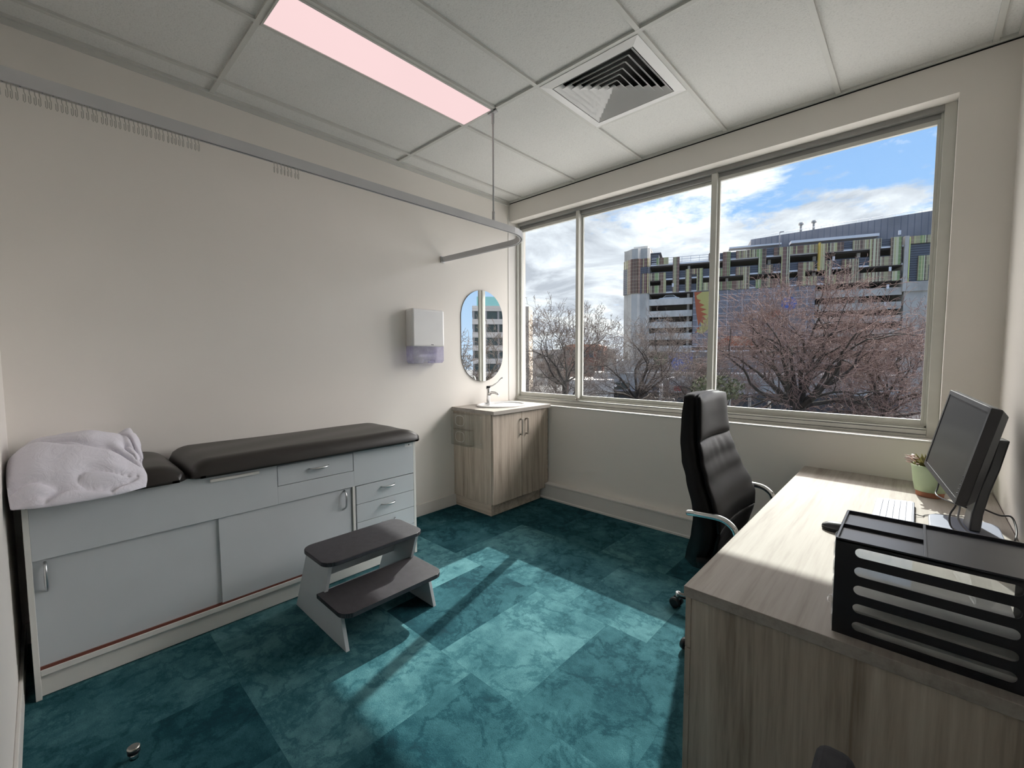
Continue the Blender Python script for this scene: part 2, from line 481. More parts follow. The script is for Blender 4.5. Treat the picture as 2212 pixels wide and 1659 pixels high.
# ------------------------------------------------------------------ mesh helpers
class MB:
    def __init__(s):
        s.v = []; s.f = []; s.sm = []
    def add(s, vs, fs, smooth=False):
        o = len(s.v)
        s.v += [tuple(p) for p in vs]
        s.f += [tuple(i + o for i in f) for f in fs]
        s.sm += [smooth] * len(fs)
        return s
    def box(s, x0, x1, y0, y1, z0, z1):
        v = [(x, y, z) for z in (z0, z1) for y in (y0, y1) for x in (x0, x1)]
        return s.add(v, [(0, 2, 3, 1), (4, 5, 7, 6), (0, 1, 5, 4), (2, 6, 7, 3), (0, 4, 6, 2), (1, 3, 7, 5)])
    def quad(s, *p):
        return s.add(p, [(0, 1, 2, 3)])
    def prism(s, pts, a, b, axis='y', smooth=False):
        """extrude a closed outline; axis y: pts are (x,z); axis z: (x,y); axis x: (y,z)"""
        def P(p, t):
            return {'y': (p[0], t, p[1]), 'z': (p[0], p[1], t), 'x': (t, p[0], p[1])}[axis]
        n = len(pts)
        v = [P(p, a) for p in pts] + [P(p, b) for p in pts]
        f = [tuple(range(n)), tuple(range(2 * n - 1, n - 1, -1))]
        s.add(v, f)
        s.add(v, [(i, i + n, (i + 1) % n + n, (i + 1) % n) for i in range(n)], smooth)
        return s
    def tube(s, pts, r, n=10, closed=False, cap=True):
        pts = [Vector(p) for p in pts]
        rs = r if isinstance(r, (list, tuple)) else [r] * len(pts)
        rings = []
        prev = None
        m = len(pts)
        for i, p in enumerate(pts):
            if closed:
                t = pts[(i + 1) % m] - pts[i - 1]
            else:
                t = pts[min(i + 1, m - 1)] - pts[max(i - 1, 0)]
            if t.length < 1e-9:
                t = Vector((0, 0, 1))
            t.normalize()
            a = prev if prev is not None else (Vector((0, 0, 1)) if abs(t.z) < .9 else Vector((1, 0, 0)))
            u = (a - t * a.dot(t))
            if u.length < 1e-6:
                u = t.orthogonal()
            u.normalize(); prev = u
            w = t.cross(u)
            rings.append([p + (u * math.cos(2 * PI * k / n) + w * math.sin(2 * PI * k / n)) * rs[i] for k in range(n)])
        v = [q for rg in rings for q in rg]
        f = []
        for i in range(m if closed else m - 1):
            j = (i + 1) % m
            for k in range(n):
                f.append((i * n + k, i * n + (k + 1) % n, j * n + (k + 1) % n, j * n + k))
        s.add(v, f, True)
        if cap and not closed:
            s.add(rings[0], [tuple(range(n - 1, -1, -1))]); s.add(rings[-1], [tuple(range(n))])
        return s
    def sweep(s, pts, prof, closed=False):
        """sweep a closed 2D profile (u sideways, w up) along a path in a horizontal plane"""
        pts = [Vector(p) for p in pts]; m = len(pts); n = len(prof); v = []
        for i, p in enumerate(pts):
            t = pts[min(i + 1, m - 1)] - pts[max(i - 1, 0)]
            t.z = 0; t.normalize()
            u = Vector((t.y, -t.x, 0))
            v += [p + u * a + Vector((0, 0, b)) for a, b in prof]
        f = [(i * n + k, i * n + (k + 1) % n, (i + 1) * n + (k + 1) % n, (i + 1) * n + k) for i in range(m - 1) for k in range(n)]
        s.add(v, f, False)
        s.add(v[:n], [tuple(range(n - 1, -1, -1))]); s.add(v[-n:], [tuple(range(n))])
        return s
    def lathe(s, c, prof, n=32, sx=1, sy=1, smooth=True):
        v = []; 
        for r, z in prof:
            v += [(c[0] + r * sx * math.cos(2 * PI * k / n), c[1] + r * sy * math.sin(2 * PI * k / n), c[2] + z) for k in range(n)]
        f = [(i * n + k, i * n + (k + 1) % n, (i + 1) * n + (k + 1) % n, (i + 1) * n + k) for i in range(len(prof) - 1) for k in range(n)]
        s.add(v, f, smooth)
        if prof[0][0] > 1e-5: s.add(v[:n], [tuple(range(n - 1, -1, -1))])
        if prof[-1][0] > 1e-5: s.add(v[-n:], [tuple(range(n))])
        return s
    def grid(s, fn, nu, nv, smooth=True):
        v = [fn(i / nu, j / nv) for j in range(nv + 1) for i in range(nu + 1)]
        f = [(j * (nu + 1) + i, j * (nu + 1) + i + 1, (j + 1) * (nu + 1) + i + 1, (j + 1) * (nu + 1) + i) for j in range(nv) for i in range(nu)]
        return s.add(v, f, smooth)

def world_off(p):
    o = Vector((0, 0, 0))
    while p is not None:
        o += Vector(p.location); p = p.parent
    return o

def obj(name, mb, mat, parent=None, bevel=0.0, origin=None, local=False, seg=2, fix=True):
    """link a builder's shape as ONE mesh object. Points are in world coordinates unless local."""
    base = world_off(parent) if parent is not None else Vector((0, 0, 0))
    loc = Vector((0, 0, 0))
    if parent is None and origin is not None:
        loc = Vector(origin); base = loc
    if local:
        base = Vector((0, 0, 0))
    me = bpy.data.meshes.new(name)
    me.from_pydata([tuple(Vector(p) - base) for p in mb.v], [], mb.f)
    me.polygons.foreach_set('use_smooth', mb.sm)
    me.validate()
    if fix and len(mb.f) < 60000:
        bm = bmesh.new(); bm.from_mesh(me)
        bmesh.ops.remove_doubles(bm, verts=bm.verts, dist=1e-6)
        bmesh.ops.recalc_face_normals(bm, faces=bm.faces)
        bm.to_mesh(me); bm.free()
    me.update()
    for mm in (mat if isinstance(mat, (list, tuple)) else [mat]):
        me.materials.append(MAT[mm] if isinstance(mm, str) else mm)
    o = bpy.data.objects.new(name, me)
    COL.objects.link(o)
    o.location = loc
    if parent is not None:
        o.parent = parent
    if bevel:
        b = o.modifiers.new('bevel', 'BEVEL'); b.width = bevel; b.segments = seg; b.limit_method = 'ANGLE'; b.angle_limit = R(40)
        b.harden_normals = False
    return o

def tag(o, label=None, cat=None, group=None, kind=None):
    if label: o['label'] = label
    if cat: o['category'] = cat
    if group: o['group'] = group
    if kind: o['kind'] = kind
    return o

def thing(name, loc, label, cat, group=None, rz=0):
    o = bpy.data.objects.new(name, None)
    o.empty_display_size = .1
    COL.objects.link(o)
    o.location = loc; o.rotation_euler = (0, 0, rz)
    return tag(o, label, cat, group)

def struct(name, mb, mat, parent=None, bevel=0.0, label=None):
    o = obj(name, mb, mat, parent, bevel)
    if parent is None:
        o['kind'] = 'structure'
        if label: o['label'] = label
    return o

def copy_tree(o, parent=None):
    c = o.copy(); COL.objects.link(c)
    if parent is not None: c.parent = parent
    for ch in list(o.children): copy_tree(ch, c)
    return c

def arc(cx, cy, r, a0, a1, n, z=None):
    p = [(cx + r * math.cos(R(a0 + (a1 - a0) * i / n)), cy + r * math.sin(R(a0 + (a1 - a0) * i / n))) for i in range(n + 1)]
    return p if z is None else [(a, b, z) for a, b in p]

def rrect(x0, x1, y0, y1, r, n=6):
    rr = r if isinstance(r, (list, tuple)) else [r] * 4   # corners: x1y1, x0y1, x0y0, x1y0
    p = []
    for (cx, cy, a, q) in ((x1 - rr[0], y1 - rr[0], 0, rr[0]), (x0 + rr[1], y1 - rr[1], 90, rr[1]), (x0 + rr[2], y0 + rr[2], 180, rr[2]), (x1 - rr[3], y0 + rr[3], 270, rr[3])):
        p += arc(cx, cy, q, a, a + 90, n) if q > 1e-6 else [(cx, cy)]
    return p

# ------------------------------------------------------------------ room shell
W, H, YF = 3.428, 2.929, -3.447
ZS, ZH, XR = .905, 2.745, 3.215      # window opening: sill, head, right side
T = .15
struct('floor', MB().box(-T, W + T, YF - T, .25, -.25, 0), 'carpet', label='teal carpet tiles with marbled pattern')
struct('wall_left', MB().box(-T, 0, YF - T, .25, 0, H + .05), 'wall', label='long plain cream wall behind the couch')
struct('wall_right', MB().box(W, W + T, YF - T, .25, 0, H + .05), 'wall')
struct('wall_front', MB().box(0, W, YF - T, YF, 0, H + .05), 'wall')
wb = MB().box(0, W, 0, .25, 0, ZS - .012).box(0, W, 0, .25, ZH, H + .05).box(XR, W, 0, .25, ZS - .012, ZH)
struct('wall_back', wb, 'wall', label='window wall with deep painted reveal')
struct('trim_1', MB().box(.0, XR, -.006, .25, ZS - .012, ZS), 'trimw', bevel=.003, label='white painted window sill board')
VX0, VX1, VY0, VY1 = .182 + 1.26 + .03, .182 + 1.89 - .03, -1.303 + .03, -1.303 + .60
cb = MB().box(-.05, VX0, YF - .05, .05, H + .012, H + .14).box(VX1, W + .05, YF - .05, .05, H + .012, H + .14)
cb.box(VX0, VX1, YF - .05, VY0, H + .012, H + .14).box(VX0, VX1, VY1, .05, H + .012, H + .14)
struct('ceiling', cb, 'ceil', label='suspended ceiling of white textured tiles')
# baseboards
struct('baseboard_left', MB().box(0, .012, YF, 0, 0, .105), 'trimw', bevel=.003)
struct('baseboard_front', MB().box(0.012, W, YF, YF + .012, 0, .105), 'trimw', bevel=.003)
struct('baseboard_right', MB().box(W - .012, W, YF + .012, -.065, 0, .105), 'trimw', bevel=.003)
bb = MB().prism([(0, 0), (-.062, 0), (-.062, .014), (-.056, .02), (-.056, .135), (-.062, .14), (-.062, .15), (0, .155)], 0.012, W, 'x')
struct('baseboard_back', bb, 'trimw', label='wide boxed cream skirting under the window')
# corner bead between left wall and window wall
struct('trim_3', MB().box(0, .004, -.02, .155, ZS, H), 'trimw')

# ceiling grid
GX, GY, S = .182, -1.303, .63
gb = MB()
gw = .012
xs = [GX + S * i for i in range(6)]
ys = [GY - 1.26 * j for j in range(2)]
for x in xs:
    if x < W: gb.box(x - gw, x + gw, YF, 0, H - .001, H + .013)
for y in ys:
    gb.box(0, W, y - gw, y + gw, H - .0014, H + .012)
gb.box(GX + 2 * S, GX + 3 * S, GY + S - gw, GY + S + gw, H - .0014, H + .012)
gb.box(1.093, 1.117, GY - 1.26, GY, H - .0014, H + .012)
struct('trim_4', gb, 'tbar', label='white ceiling grid bars')
pa = MB().box(0, .022, YF, 0, H - .004, H + .012).box(.022, W - .022, -.022, 0, H - .004, H + .012).box(W - .022, W, YF, 0, H - .004, H + .012).box(.022, W - .022, YF, YF + .022, H - .004, H + .012)
pa.box(0, .008, YF, 0, H - .03, H - .004)
struct('trim_5', pa, 'tbar', label='white angle trim around the ceiling edge')
struct('trim_6', MB().box(0.0, .0025, YF, 0, H - .012, H - .005).box(0.003, W, -.0025, 0, H - .012, H - .005), 'dark', label='dark strip painted as a shadow line at the ceiling edge')  # thin dark strips stand in for the shadow line under the trim

# ------------------------------------------------------------------ window
def build_window():
    t = bpy.data.objects.new('window_1', None); COL.objects.link(t); t.location = (1.6, .155, ZS)
    t['kind'] = 'structure'; t['label'] = 'wide three-pane metal framed window'
    y0, y1 = .10, .20
    f = MB()
    f.box(0, .022, y0, y1, ZS, ZH)                              # left jamb
    f.box(XR - .05, XR, y0, y1, ZS, ZH)                         # right jamb
    f.box(XR - .062, XR - .05, y0 + .03, y1, ZS, ZH)
    obj('frame', f, 'alum', t, .002)
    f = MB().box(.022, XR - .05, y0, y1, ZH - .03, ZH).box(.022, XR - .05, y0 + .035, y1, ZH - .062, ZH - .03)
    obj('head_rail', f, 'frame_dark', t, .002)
    f = MB().box(.022, XR - .05, y0 - .01, y1, ZS, ZS + .055).box(.022, XR - .05, y0 + .03, y1, ZS + .055, ZS + .066)
    obj('bottom_rail', f, 'alum', t, .002)
    f = MB().box(.022, XR - .05, y0 - .013, y0 - .01, ZS + .018, ZS + .021).box(.022, XR - .05, y0 - .0125, y0 - .0095, ZS + .046, ZS + .049)
    obj('track_groove', f, 'raild', t)
    panes = [(.022, .745), (.775, 1.945), (1.985, XR - .062)]
    for i, (a, b) in enumerate(panes):
        s = MB()
        w = .014 if i else .018
        ya, yb = (y0 + .035, y0 + .06) if i != 1 else (y0 + .06, y0 + .08)
        s.box(a, a + w, ya, yb, ZS + .06, ZH - .06).box(b - w, b, ya, yb, ZS + .06, ZH - .06)
        s.box(a + w, b - w, ya, yb, ZS + .066, ZS + .098).box(a + w, b - w, ya, yb, ZH - .086, ZH - .06)
        sa = obj('sash', s, 'alum', t, .0015)
        g = MB().box(a + w, b - w, (ya + yb) / 2 - .002, (ya + yb) / 2 + .002, ZS + .098, ZH - .086)
        obj('pane', g, 'glass', sa)
    for (a, b) in ((.745, .775), (1.945, 1.985)):
        obj('mullion', MB().box(a, b, y0 + .005, y1 - .01, ZS + .055, ZH - .03), 'alum', t, .002)
    l = MB().box(.765, .792, y0 - .012, y0 + .006, ZS + .045, ZS + .085).box(.757, .775, y0 - .024, y0 - .01, ZS + .06, ZS + .074)
    obj('latch', l, 'nickel', t, .003)
build_window()

# eave of this building, out of the window's view: it cuts the sunlight off high up
struct('roof_1', MB().box(-3, 8, .26, 2.0, 3.49, 3.75), 'concl', label='concrete eave over the window')

struct('bounce_slab', MB().box(-8, 14, .26, 11, -1.2, -.9), 'bounce_grey', label='added unseen grey bounce slab just below the window')  # added out of view below the sill to bounce sunlight onto the ceiling

# ------------------------------------------------------------------ ceiling light and air vent
def ceiling_light(x0, x1, y0, y1, label):
    t = thing('ceiling_light', ((x0 + x1) / 2, (y0 + y1) / 2, H), label, 'ceiling light')
    f = MB().box(x0 - .02, x1 + .012, y1 - .001, y1 + .008, H - .006, H + .01).box(x0 - .02, x1 + .012, y0 - .008, y0 + .001, H - .006, H + .01)
    f.box(x0 - .02, x0, y0, y1, H - .006, H + .01).box(x1, x1 + .012, y0, y1, H - .006, H + .01)
    obj('frame', f, 'tbar', t, .001)
    obj('diffuser', MB().box(x0, x1, y0, y1, H - .002, H + .008), 'lens', t)
ceiling_light(.825, 1.085, GY - 1.24, GY - .015, 'long pink-tinted flush light panel in the tiled ceiling')

def vent():
    x0, x1, y0, y1 = GX + 2 * S + .012, GX + 3 * S - .012, GY + .012, GY + S - .012
    cx, cy = (x0 + x1) / 2, (y0 + y1) / 2
    t = thing('air_vent', (cx, cy, H), 'square white four-way ceiling air diffuser with stepped louvres', 'air vent')
    h = (x1 - x0) / 2
    def ring(mb, ro, ri, zo, zi, th=.004):
        for (sx, sy) in ((1, 0), (-1, 0), (0, 1), (0, -1)):
            def P(r, sgn, z):
                return (cx + (sx * r if sx else sgn * r), cy + (sy * r if sy else sgn * r), z)
            a, b, c, d = P(ro, -1, zo), P(ro, 1, zo), P(ri, 1, zi), P(ri, -1, zi)
            up = [(p[0], p[1], p[2] + th) for p in (a, b, c, d)]
            mb.add([a, b, c, d] + up, [(0, 1, 2, 3), (7, 6, 5, 4), (0, 4, 5, 1), (1, 5, 6, 2), (2, 6, 7, 3), (3, 7, 4, 0)])
    fr = MB(); ring(fr, h, h - .05, H - .004, H - .012, .012)
    obj('frame', fr, 'whitep', t)
    r = h - .052
    k = 6
    for i in range(k):
        m = MB(); ro = r - i * (r - .03) / k
        ring(m, ro - .004, ro - .036, H - .012, H + .020, .002)
        obj('louvre', m, 'whitep', t)
    m = MB()
    obj('core', MB().add([(cx - .03, cy - .03, H - .012), (cx + .03, cy - .03, H - .012), (cx + .03, cy + .03, H - .012), (cx - .03, cy + .03, H - .012), (cx, cy, H + .02)], [(0, 1, 4), (1, 2, 4), (2, 3, 4), (3, 0, 4)]), 'whitep', t)
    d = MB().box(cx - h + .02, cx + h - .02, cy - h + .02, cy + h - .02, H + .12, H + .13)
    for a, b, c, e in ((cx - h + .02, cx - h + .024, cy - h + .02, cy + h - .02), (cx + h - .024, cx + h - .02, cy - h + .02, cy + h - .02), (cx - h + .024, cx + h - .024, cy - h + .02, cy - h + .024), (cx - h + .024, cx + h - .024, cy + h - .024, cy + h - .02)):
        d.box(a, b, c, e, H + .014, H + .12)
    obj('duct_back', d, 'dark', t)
vent()

# ------------------------------------------------------------------ curtain track, rod and hooks
RXX = 1.075
def curtain_track():
    t = thing('curtain_track', (RXX, -3.4, 2.21), 'long white curtain track curving to the wall above the couch', 'curtain rail')
    path = [(RXX, YF + .001, 2.21), (RXX, -2.4, 2.21), (RXX, -1.5, 2.21)] + arc(RXX - .27, -1.13, .27, 0, 90, 14, 2.21) + [(.45, -.862, 2.21), (.012, -.870, 2.21)]
    prof = [(-.011, 0), (-.004, 0), (-.004, .008), (.004, .008), (.004, 0), (.011, 0), (.011, .042), (-.011, .042)]
    obj('track', MB().sweep(path, prof), 'rail', t)
    obj('slot', MB().sweep(path, [(-.0038, .001), (.0038, .001), (.0038, .007), (-.0038, .007)]), 'raild', t)
    obj('wall_bracket', MB().box(0, .014, -.890, -.850, 2.205, 2.258), 'satin', t, .002)
    return t
curtain_track()
t = thing('drop_rod', (RXX + .01, -1.295, 2.26), 'thin white suspension rod from ceiling to curtain track', 'rod')
obj('rod', MB().tube([(RXX, -1.295, 2.29), (RXX, -1.295, H - .05)], .0055), 'rail', t)
obj('lower_socket', MB().tube([(RXX, -1.295, 2.253), (RXX, -1.295, 2.31)], .009), 'rail', t)
b = MB().tube([(RXX, -1.295, H - .075), (RXX, -1.295, H - .012)], .010).box(RXX - .035, RXX + .035, -1.307, -1.283, H - .012, H - .004)
obj('ceiling_bracket', b, 'rail', t, .001)

def hook_mb():
    m = MB().box(-.003, .003, -.005, .005, .0, .006)
    m.tube([(0, 0, .0), (0, 0, -.012), (0, .0022, -.018), (0, .0022, -.038), (0, 0, -.042), (0, -.0022, -.038), (0, -.0022, -.020)], .0012, 5)
    return m
hk = obj('curtain_hook', hook_mb(), 'hook', local=True)
hk.location = (RXX, -2.873, 2.209)
lab1 = 'small clear curtain hook hanging in the long row on the track'
tag(hk, lab1, 'curtain hook', 'curtain hooks bunched at the wall end of the track')
random.seed(4)
for k in range(1, 44):
    c = hk.copy(); COL.objects.link(c); c.location = (RXX, -2.873 - k * .0117 - random.uniform(-.002, .002), 2.209)
    c.rotation_euler = (0, 0, random.uniform(-.5, .5))
for k in range(8):
    c = hk.copy(); COL.objects.link(c); c.location = (RXX, -2.607 + k * .0142 + random.uniform(-.002, .002), 2.209)
    c.rotation_euler = (0, 0, random.uniform(-.6, .6))
    tag(c, 'clear curtain hook in the small separate bunch mid-track', 'curtain hook', 'short bunch of curtain hooks mid-track')

# ------------------------------------------------------------------ examination couch
def bow_handle(parent, p, length, vertical, mat='satin'):
    """curved bow handle on a face looking towards +x"""
    m = MB(); pts = []
    for i in range(13):
        a = i / 12; s = (a - .5) * length; d = .026 * (1 - (2 * a - 1) ** 4) + .001
        pts.append((p[0] + d, p[1], p[2] + s) if vertical else (p[0] + d, p[1] + s, p[2]))
    # flat-ish tapering bar
    m.tube(pts, [.0048 + .0018 * math.sin(PI * i / 12) for i in range(13)], 8)
    return obj('handle', m, mat, parent)

def exam_couch():
    XB = .566; y0, y1 = -3.405, -1.575; ZT = .800
    t = thing('examination_couch', (.3, -2.5, 0), 'white medical examination couch with black vinyl top and storage below', 'examination couch')
    m = MB().box(.02, XB - .018, y0 + .018, y1 - .018, .10, ZT - .02)
    obj('carcass', m, 'mel', t)
    for ya, yb in ((y0, y0 + .018), (y1 - .018, y1)):
        obj('end_panel', MB().box(.015, XB, ya, yb, 0.0, ZT), 'melw', t, .0015)
    obj('kickboard', MB().box(XB - .030, XB - .018, y0 + .018, y1 - .018, 0.006, .10), 'melw', t)
    # bottom rail above kickboard, with raised lip
    obj('bottom_rail', MB().box(XB - .018, XB - .002, y0 + .018, y1 - .018, .096, .121), 'melw', t, .002)
    obj('door_track', MB().box(XB - .018, XB - .006, y0 + .018, -2.045, .121, .127).box(XB - .018, XB - .008, y0 + .018, -2.045, .127, .131), 'redt', t)
    # front fascia with opening for the top drawer
    zf = .575
    f = MB()
    d0, d1, dz0, dz1 = -2.470, -2.034, .676, .785
    f.box(XB - .018, XB, y0 + .018, d0 - .003, zf, ZT).box(XB - .018, XB, d1 + .003, y1 - .018, zf, ZT)
    f.box(XB - .018, XB, d0 - .003, d1 + .003, zf, dz0 - .003).box(XB - .018, XB, d0 - .003, d1 + .003, dz1 + .003, ZT)
    obj('fascia', f, 'mel', t, .001)
    d = obj('drawer', MB().box(XB - .02, XB - .001, d0, d1, dz0, dz1), 'mel', t, .001)
    bow_handle(d, (XB - .001, -2.245, .739), .115, False)
    # divider post
    obj('divider', MB().box(XB - .016, XB, -2.042, -2.026, .12, zf), 'melw', t, .001)
    # sliding doors
    a = obj('sliding_door', MB().box(XB - .037, XB - .024, y0 + .02, -2.74, .13, zf + .004), 'mel', t, .001)
    bow_handle(a, (XB - .024, -3.352, .498), .125, True)
    b = obj('sliding_door', MB().box(XB - .021, XB - .009, -2.752, -2.048, .13, zf + .004), 'mel', t, .001)
    bow_handle(b, (XB - .009, -2.092, .505), .115, True)
    # four small drawers
    zz = [.571, .453, .336, .216, .098]
    for i in range(4):
        dd = obj('drawer', MB().box(XB - .018, XB - .001, -2.017, -1.594, zz[i + 1] + .0015, zz[i] - .0015), 'mel', t, .001)
        bow_handle(dd, (XB - .001, -1.795, (zz[i] + zz[i + 1]) / 2 + .018), .10, False)
    obj('pull_strip', MB().box(XB, XB + .010, -2.783, -2.563, .765, .780), 'melw', t, .002)
    lb = obj('maker_plate', MB().box(XB, XB + .0012, -1.660, -1.605, .764, .786), 'whitep', t)
    lb['label'] = 'small pale rating plate'
    obj('plate_mark', MB().box(XB + .0012, XB + .0016, -1.632, -1.624, .773, .781), 'dark', lb)
    # vinyl cushions: crowned top, rounded corners
    def cushion(ya, yb, x0, x1, z0, th, rl, rr):
        m = MB(); nu, nv = 44, 60
        def rfun(a, r):   # edge fall-off
            return 1 - (max(0, 1 - a / r)) ** 2.3 if r > 0 else 1
        def top(u, v):
            x = x0 + (x1 - x0) * u; y = ya + (yb - ya) * v
            # rounded plan corners
            e = min(u, 1 - u) * (x1 - x0)
            ca, cb = (v * (yb - ya)), ((1 - v) * (yb - ya))
            rc = .06
            ex = min(x - x0, x1 - x)
            if ex < rc:
                dlt = rc - math.sqrt(max(0, rc * rc - (rc - ex) ** 2))
                if ca < rc: y = max(y, ya + dlt * (1 - ca / rc))
                if cb < rc: y = min(y, yb - dlt * (1 - cb / rc))
            h = rfun(e, .085) * rfun(ca, rl) * rfun(cb, rr)
            h = max(0, h) ** .55
            z = z0 + .012 + (th - .012) * h
            z += .0015 * math.sin(x * 23 + y * 7) * h
            return (x, y, z)
        m.grid(top, nu, nv)
        v = m.v; n = nu + 1
        rim = [j for j in range(n)] + [(k + 1) * n - 1 for k in range(1, nv + 1)] + [nv * n + i for i in range(nu - 1, -1, -1)] + [k * n for k in range(nv - 1, 0, -1)]
        lo = [(v[i][0], v[i][1], z0) for i in rim]
        base = len(v); m.v += lo
        k = len(rim)
        for i in range(k):
            m.f.append((rim[i], rim[(i + 1) % k], base + (i + 1) % k, base + i)); m.sm.append(True)
        m.f.append(tuple(base + i for i in range(k))); m.sm.append(False)
        return m
    obj('mattress', cushion(-2.866, -1.540, .016, .606, ZT, .085, .10, .16), 'vinyl', t)
    obj('headrest', cushion(-3.425, -2.876, .016, .606, ZT, .082, .12, .13), 'vinyl', t)
exam_couch()

# pillow in a white disposable case
def pillow():
    m = MB(); nu, nv = 110, 110
    cx, cy = .368, -3.232
    hx, hy = .338, .208
    def wr(u, v):
        n = noise.noise(Vector((u * 1.3, v * 2.2, 3))) * .016
        # long folds fanning out from the front corner at the open end
        an = math.atan2(v - 1.1, u - .9); d = math.hypot(v - 1.1, u - .9)
        f = abs(noise.noise(Vector((an * 3.2, d * .9, 5.5))))
        g = abs(noise.noise(Vector((an * 1.6 + 4, d * .7, 1.5))))
        return n - .034 * math.exp(-f * 22) - .030 * math.exp(-g * 16)
    def surf(u, v, s):
        a = 2 * u - 1; b = 2 * v - 1             # a across the couch (+ to the room), b along it (+ towards the feet)
        ea = max(0, 1 - abs(a) ** 2.4); eb = max(0, 1 - abs(b) ** 2.8)
        th = (ea * eb) ** .62
        x = cx + hx * a * (1 - .13 * (abs(b) ** 3)); y = cy + hy * b * (1 - .06 * (abs(a) ** 3))
        rim = .945 - .125 * max(0, a) ** 2       # height of the seam: drooping over the front edge
        op = max(0, b - .72) / .28               # the open end of the case stands up loose
        rim += .060 * op * (1 - max(0, a)) + .012 * op * noise.noise(Vector((a * 4, 0, 7)))
        if s > 0:
            z = rim + .105 * th + wr(a, b) * min(1, 3 * th) + .010 * op * math.sin(a * 9)
        else:
            z = rim - .075 * th
            if x < .60: z = max(z, .8845)
            else: z = max(z, .8845 - (x - .60) * 2.2)
        if s > 0: z = max(z, .888 if x < .6 else .80)
        y += .010 * op * noise.noise(Vector((a * 5, 1, 2)))
        return (max(x, .008), y, z)
    m.grid(lambda u, v: surf(u, v, 1), nu, nv)
    m.grid(lambda u, v: surf(u, v, -1), nu, nv)
    n = nu + 1; o = n * (nv + 1)
    rim = [j for j in range(n)] + [(k + 1) * n - 1 for k in range(1, nv + 1)] + [nv * n + i for i in range(nu - 1, -1, -1)] + [k * n for k in range(nv - 1, 0, -1)]
    k = len(rim)
    for i in range(k):
        a, b = rim[i], rim[(i + 1) % k]
        m.f.append((a, b, b + o, a + o)); m.sm.append(True)
    p = obj('pillow', m, 'cloth', origin=(cx, cy, .886))
    tag(p, 'rumpled pillow in white disposable case on the couch headrest', 'pillow')
pillow()

# ------------------------------------------------------------------ step stool
def step_stool():
    t = thing('step_stool', (.9, -2.16, 0), 'two-step stool with white sides and black ribbed rubber treads', 'step stool')
    z1, z2 = .205, .388
    prof = [(.615, 0), (.800, z2 - .012), (1.045, z2 - .012), (.985, z1 + .01), (.985, z1 - .012), (1.215, z1 - .012), (1.215, .0)]
    prof = [(.615, 0), (.790, z2 - .012), (1.060, z2 - .012), (.990, z1 - .012), (1.205, z1 - .012), (1.205, 0)]
    prof = [(.618, 0), (.795, z2 - .014), (1.055, z2 - .014), (.985, z1 - .014), (1.145, z1 - .014), (1.205, 0)]
    for y in (-2.418, -1.914):
        obj('side_panel', MB().prism(prof, y, y + .018, 'y'), 'mel', t, .0012)
    obj('back_panel', MB().box(.800, .815, -2.400, -1.914, .20, z2 - .014), 'mel', t, .001)
    obj('riser', MB().box(.93, .945, -2.400, -1.914, .04, z1 - .014), 'mel', t, .001)
    lb = obj('maker_plate', MB().box(.815, .8165, -2.19, -2.11, .315, .333), 'whitep', t)
    lb['label'] = 'small white plate with two dark marks'
    obj('plate_mark', MB().box(.8165, .817, -2.18, -2.16, .32, .328).box(.8165, .817, -2.145, -2.12, .32, .328), 'dark', lb)
    def tread(x0, x1, y0, y1, z, rb):
        a = MB().prism(rrect(x0, x1, y0, y1, [.06, rb, rb, .06], 8), z - .016, z + .006, 'z')
        o = obj('tread', a, 'rubber', t, .004, seg=3)
    tread(.795, 1.090, -2.452, -1.880, z2, .06)
    tread(.975, 1.262, -2.452, -1.880, z1, .002)
step_stool()

# ------------------------------------------------------------------ towel dispenser, mirror
def dispenser():
    y0, y1, z0, z1 = -1.262, -.936, 1.325, 1.775
    t = thing('paper_towel_dispenser', (0, -1.1, 1.325), 'white wall-mounted paper towel dispenser with lilac translucent base', 'paper towel dispenser')
    def shell(za, zb, dep):
        m = MB()
        pts = rrect(y0, y1, za, zb, .02, 5)
        m.prism(pts, 0.0, dep, 'x')
        return m
    obj('cover', shell(1.462, z1, .105), 'whitep', t, .018, seg=4)
    lo = MB()
    lo.prism([(y0 + .004, 1.470), (y0 + .004, 1.345), (y0 + .02, z0), (-1.155, z0), (-1.150, 1.352), (-1.045, 1.352), (-1.040, z0), (y1 - .02, z0), (y1 - .004, 1.345), (y1 - .004, 1.470)], .002, .098, 'x')
    l = obj('base', lo, 'lilac', t, .004); l['label'] = 'translucent lilac lower housing'
    obj('paper_towel', MB().prism([(-1.2, 1.375), (-1.0, 1.375), (-1.02, 1.40), (-1.18, 1.40)], .02, .085, 'x').prism([(-1.14, 1.338), (-1.06, 1.338), (-1.05, 1.375), (-1.15, 1.375)], .05, .06, 'x'), 'paper', t)
    k = MB().box(.03, .036, -.936, -.915, 1.535, 1.543).box(.028, .040, -.920, -.905, 1.530, 1.548)
    obj('key', k, 'satin', t)
    obj('badge', MB().box(.1055, .1062, -1.080, -1.055, 1.476, 1.484), 'cablel', t)
dispenser()

